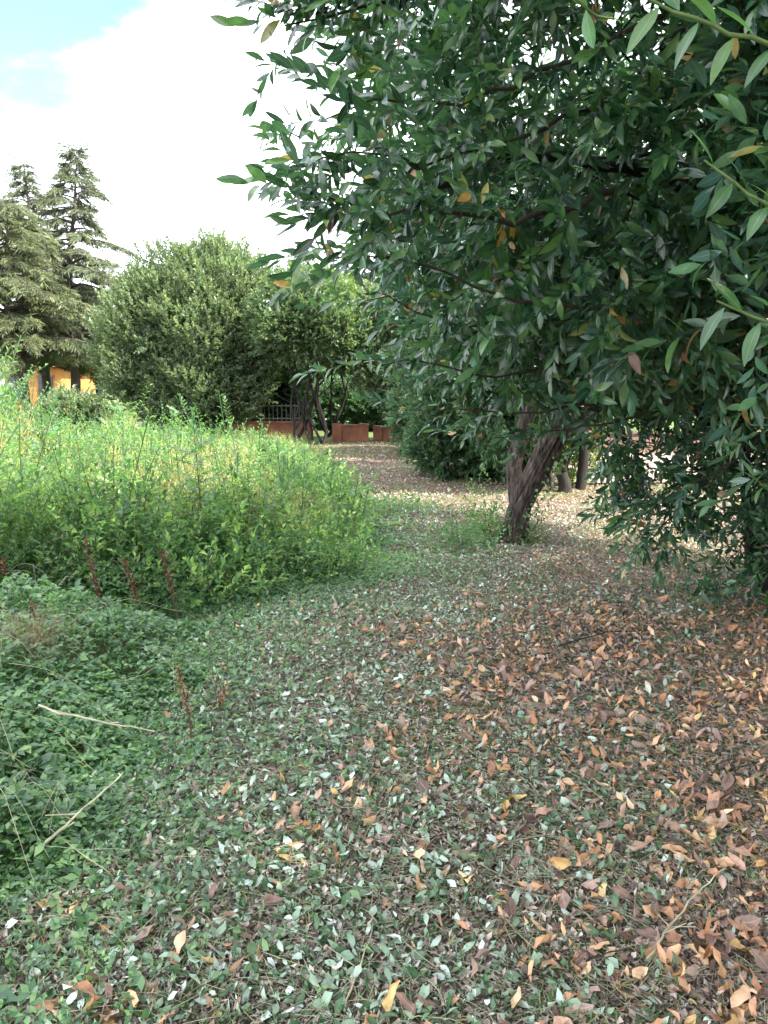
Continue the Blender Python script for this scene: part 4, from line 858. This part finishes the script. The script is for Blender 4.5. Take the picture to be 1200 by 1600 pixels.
# fresh green sprouts
def sprout(px, py, Y, r, n, mat, label, h=.25):
    c = at(px, py, Y); e_ = MB(); x = c[0] + rng.randn(n) * r; y = Y + rng.randn(n) * r; z = np.abs(rng.randn(n)) * h * .5
    d = norm(rng.randn(n, 3) * .5 + [0, 0, .8]); M = frames(d, rng.randn(n)); idx = rng.randint(0, 5, n); rn = rng.rand(n)
    for k in range(5):
        q = idx == k; e_.scatter(WSP[k], M[q], np.stack([x, y, z], -1)[q], rng.uniform(.4, .8, q.sum()), rn[q])
    return tag(e_.build('sprout_clump', mat, origin=(c[0], Y, 0), smooth=False), label, 'sprouts')
sprout(755, 845, 7.6, .13, 110, M_weed, 'light green sprouts at the left foot of the leaning trunk', .42)
sprout(720, 862, 7.3, .22, 120, M_cover, 'low dark green clump left of the leaning trunk', .16)
sprout(500, 880, 6.3, .25, 170, M_weed, 'low leafy clump at the front corner of the weeds', .25)
sprout(640, 800, 9.4, .3, 120, M_cover, 'dark green patch of sprouts across the middle of the strip', .12)
sprout(1128, 905, 5.3, .18, 60, M_laurel, 'dark green suckers at the base of the laurel on the right', .3)
sprout(830, 842, 7.5, .08, 40, M_lime, 'yellow-green sprouts at the right foot of the leaning trunk', .25)

# ------------------------------------------------------------------ sticks on the ground
def stick(pts, r, label, mat, side=3):
    P = np.array([[*g[:2], g[2]] for g in pts]); mb = MB(); t_ = np.linspace(0, 1, 16); k = np.linspace(0, 1, len(P)); p = np.stack([np.interp(t_, k, P[:, i]) for i in range(3)], -1)
    p += np.cumsum(rng.randn(16, 3), 0) * .003; mb.tube(p, np.linspace(r, r * .45, 16), 6, rough=.2)
    for q in range(side):
        i0 = random.randint(4, 12); mb.tube(np.linspace(p[i0], p[i0] + np.array([random.uniform(-.12, .12), random.uniform(-.08, .08), random.uniform(0, .05)]), 4), r * .4, 4)
    tag(mb.build('fallen_stick', mat, origin=tuple(p[0])), label, 'stick', 'sticks lying on the ground')
def g3(px, py, z):
    d = ray(px, py); t = (z - CAMH) / d[2]; return np.array([0, 0, CAMH]) + d * t
stick([g3(45, 1350, .03), g3(120, 1275, .16), g3(200, 1203, .2)], .006, 'long pale stick leaning on the bramble at the left', M_stalk)
stick([g3(60, 1100, .38), g3(150, 1120, .38), g3(245, 1137, .30)], .005, 'tan stick lying level across the bramble', M_stalk, 2)
stick([g3(540, 1580, .03), g3(575, 1460, .04), g3(585, 1330, .03)], .003, 'thin pale stem running up the centre foreground', M_stalk, 2)
stick([g3(1010, 1500, .03), g3(1060, 1420, .04), g3(1135, 1352, .03)], .004, 'grey twig lying among brown leaves at the lower right', M_stalk)
stick([g3(780, 1560, .03), g3(860, 1500, .03), g3(985, 1480, .04)], .004, 'dark curved twig in the bottom right leaves', M_twig)
stick([g3(640, 1590, .02), g3(760, 1560, .03), g3(830, 1520, .03)], .003, 'slim dark twig at the bottom centre of the picture', M_twig)
stick([g3(870, 1010, .03), g3(950, 990, .04), g3(1040, 985, .03)], .005, 'thin stick on bare litter below the laurel', M_twig)
stick([g3(330, 1010, .02), g3(420, 1000, .05), g3(450, 960, .03)], .004, 'pale bent stem at the corner of the weeds', M_stalk)
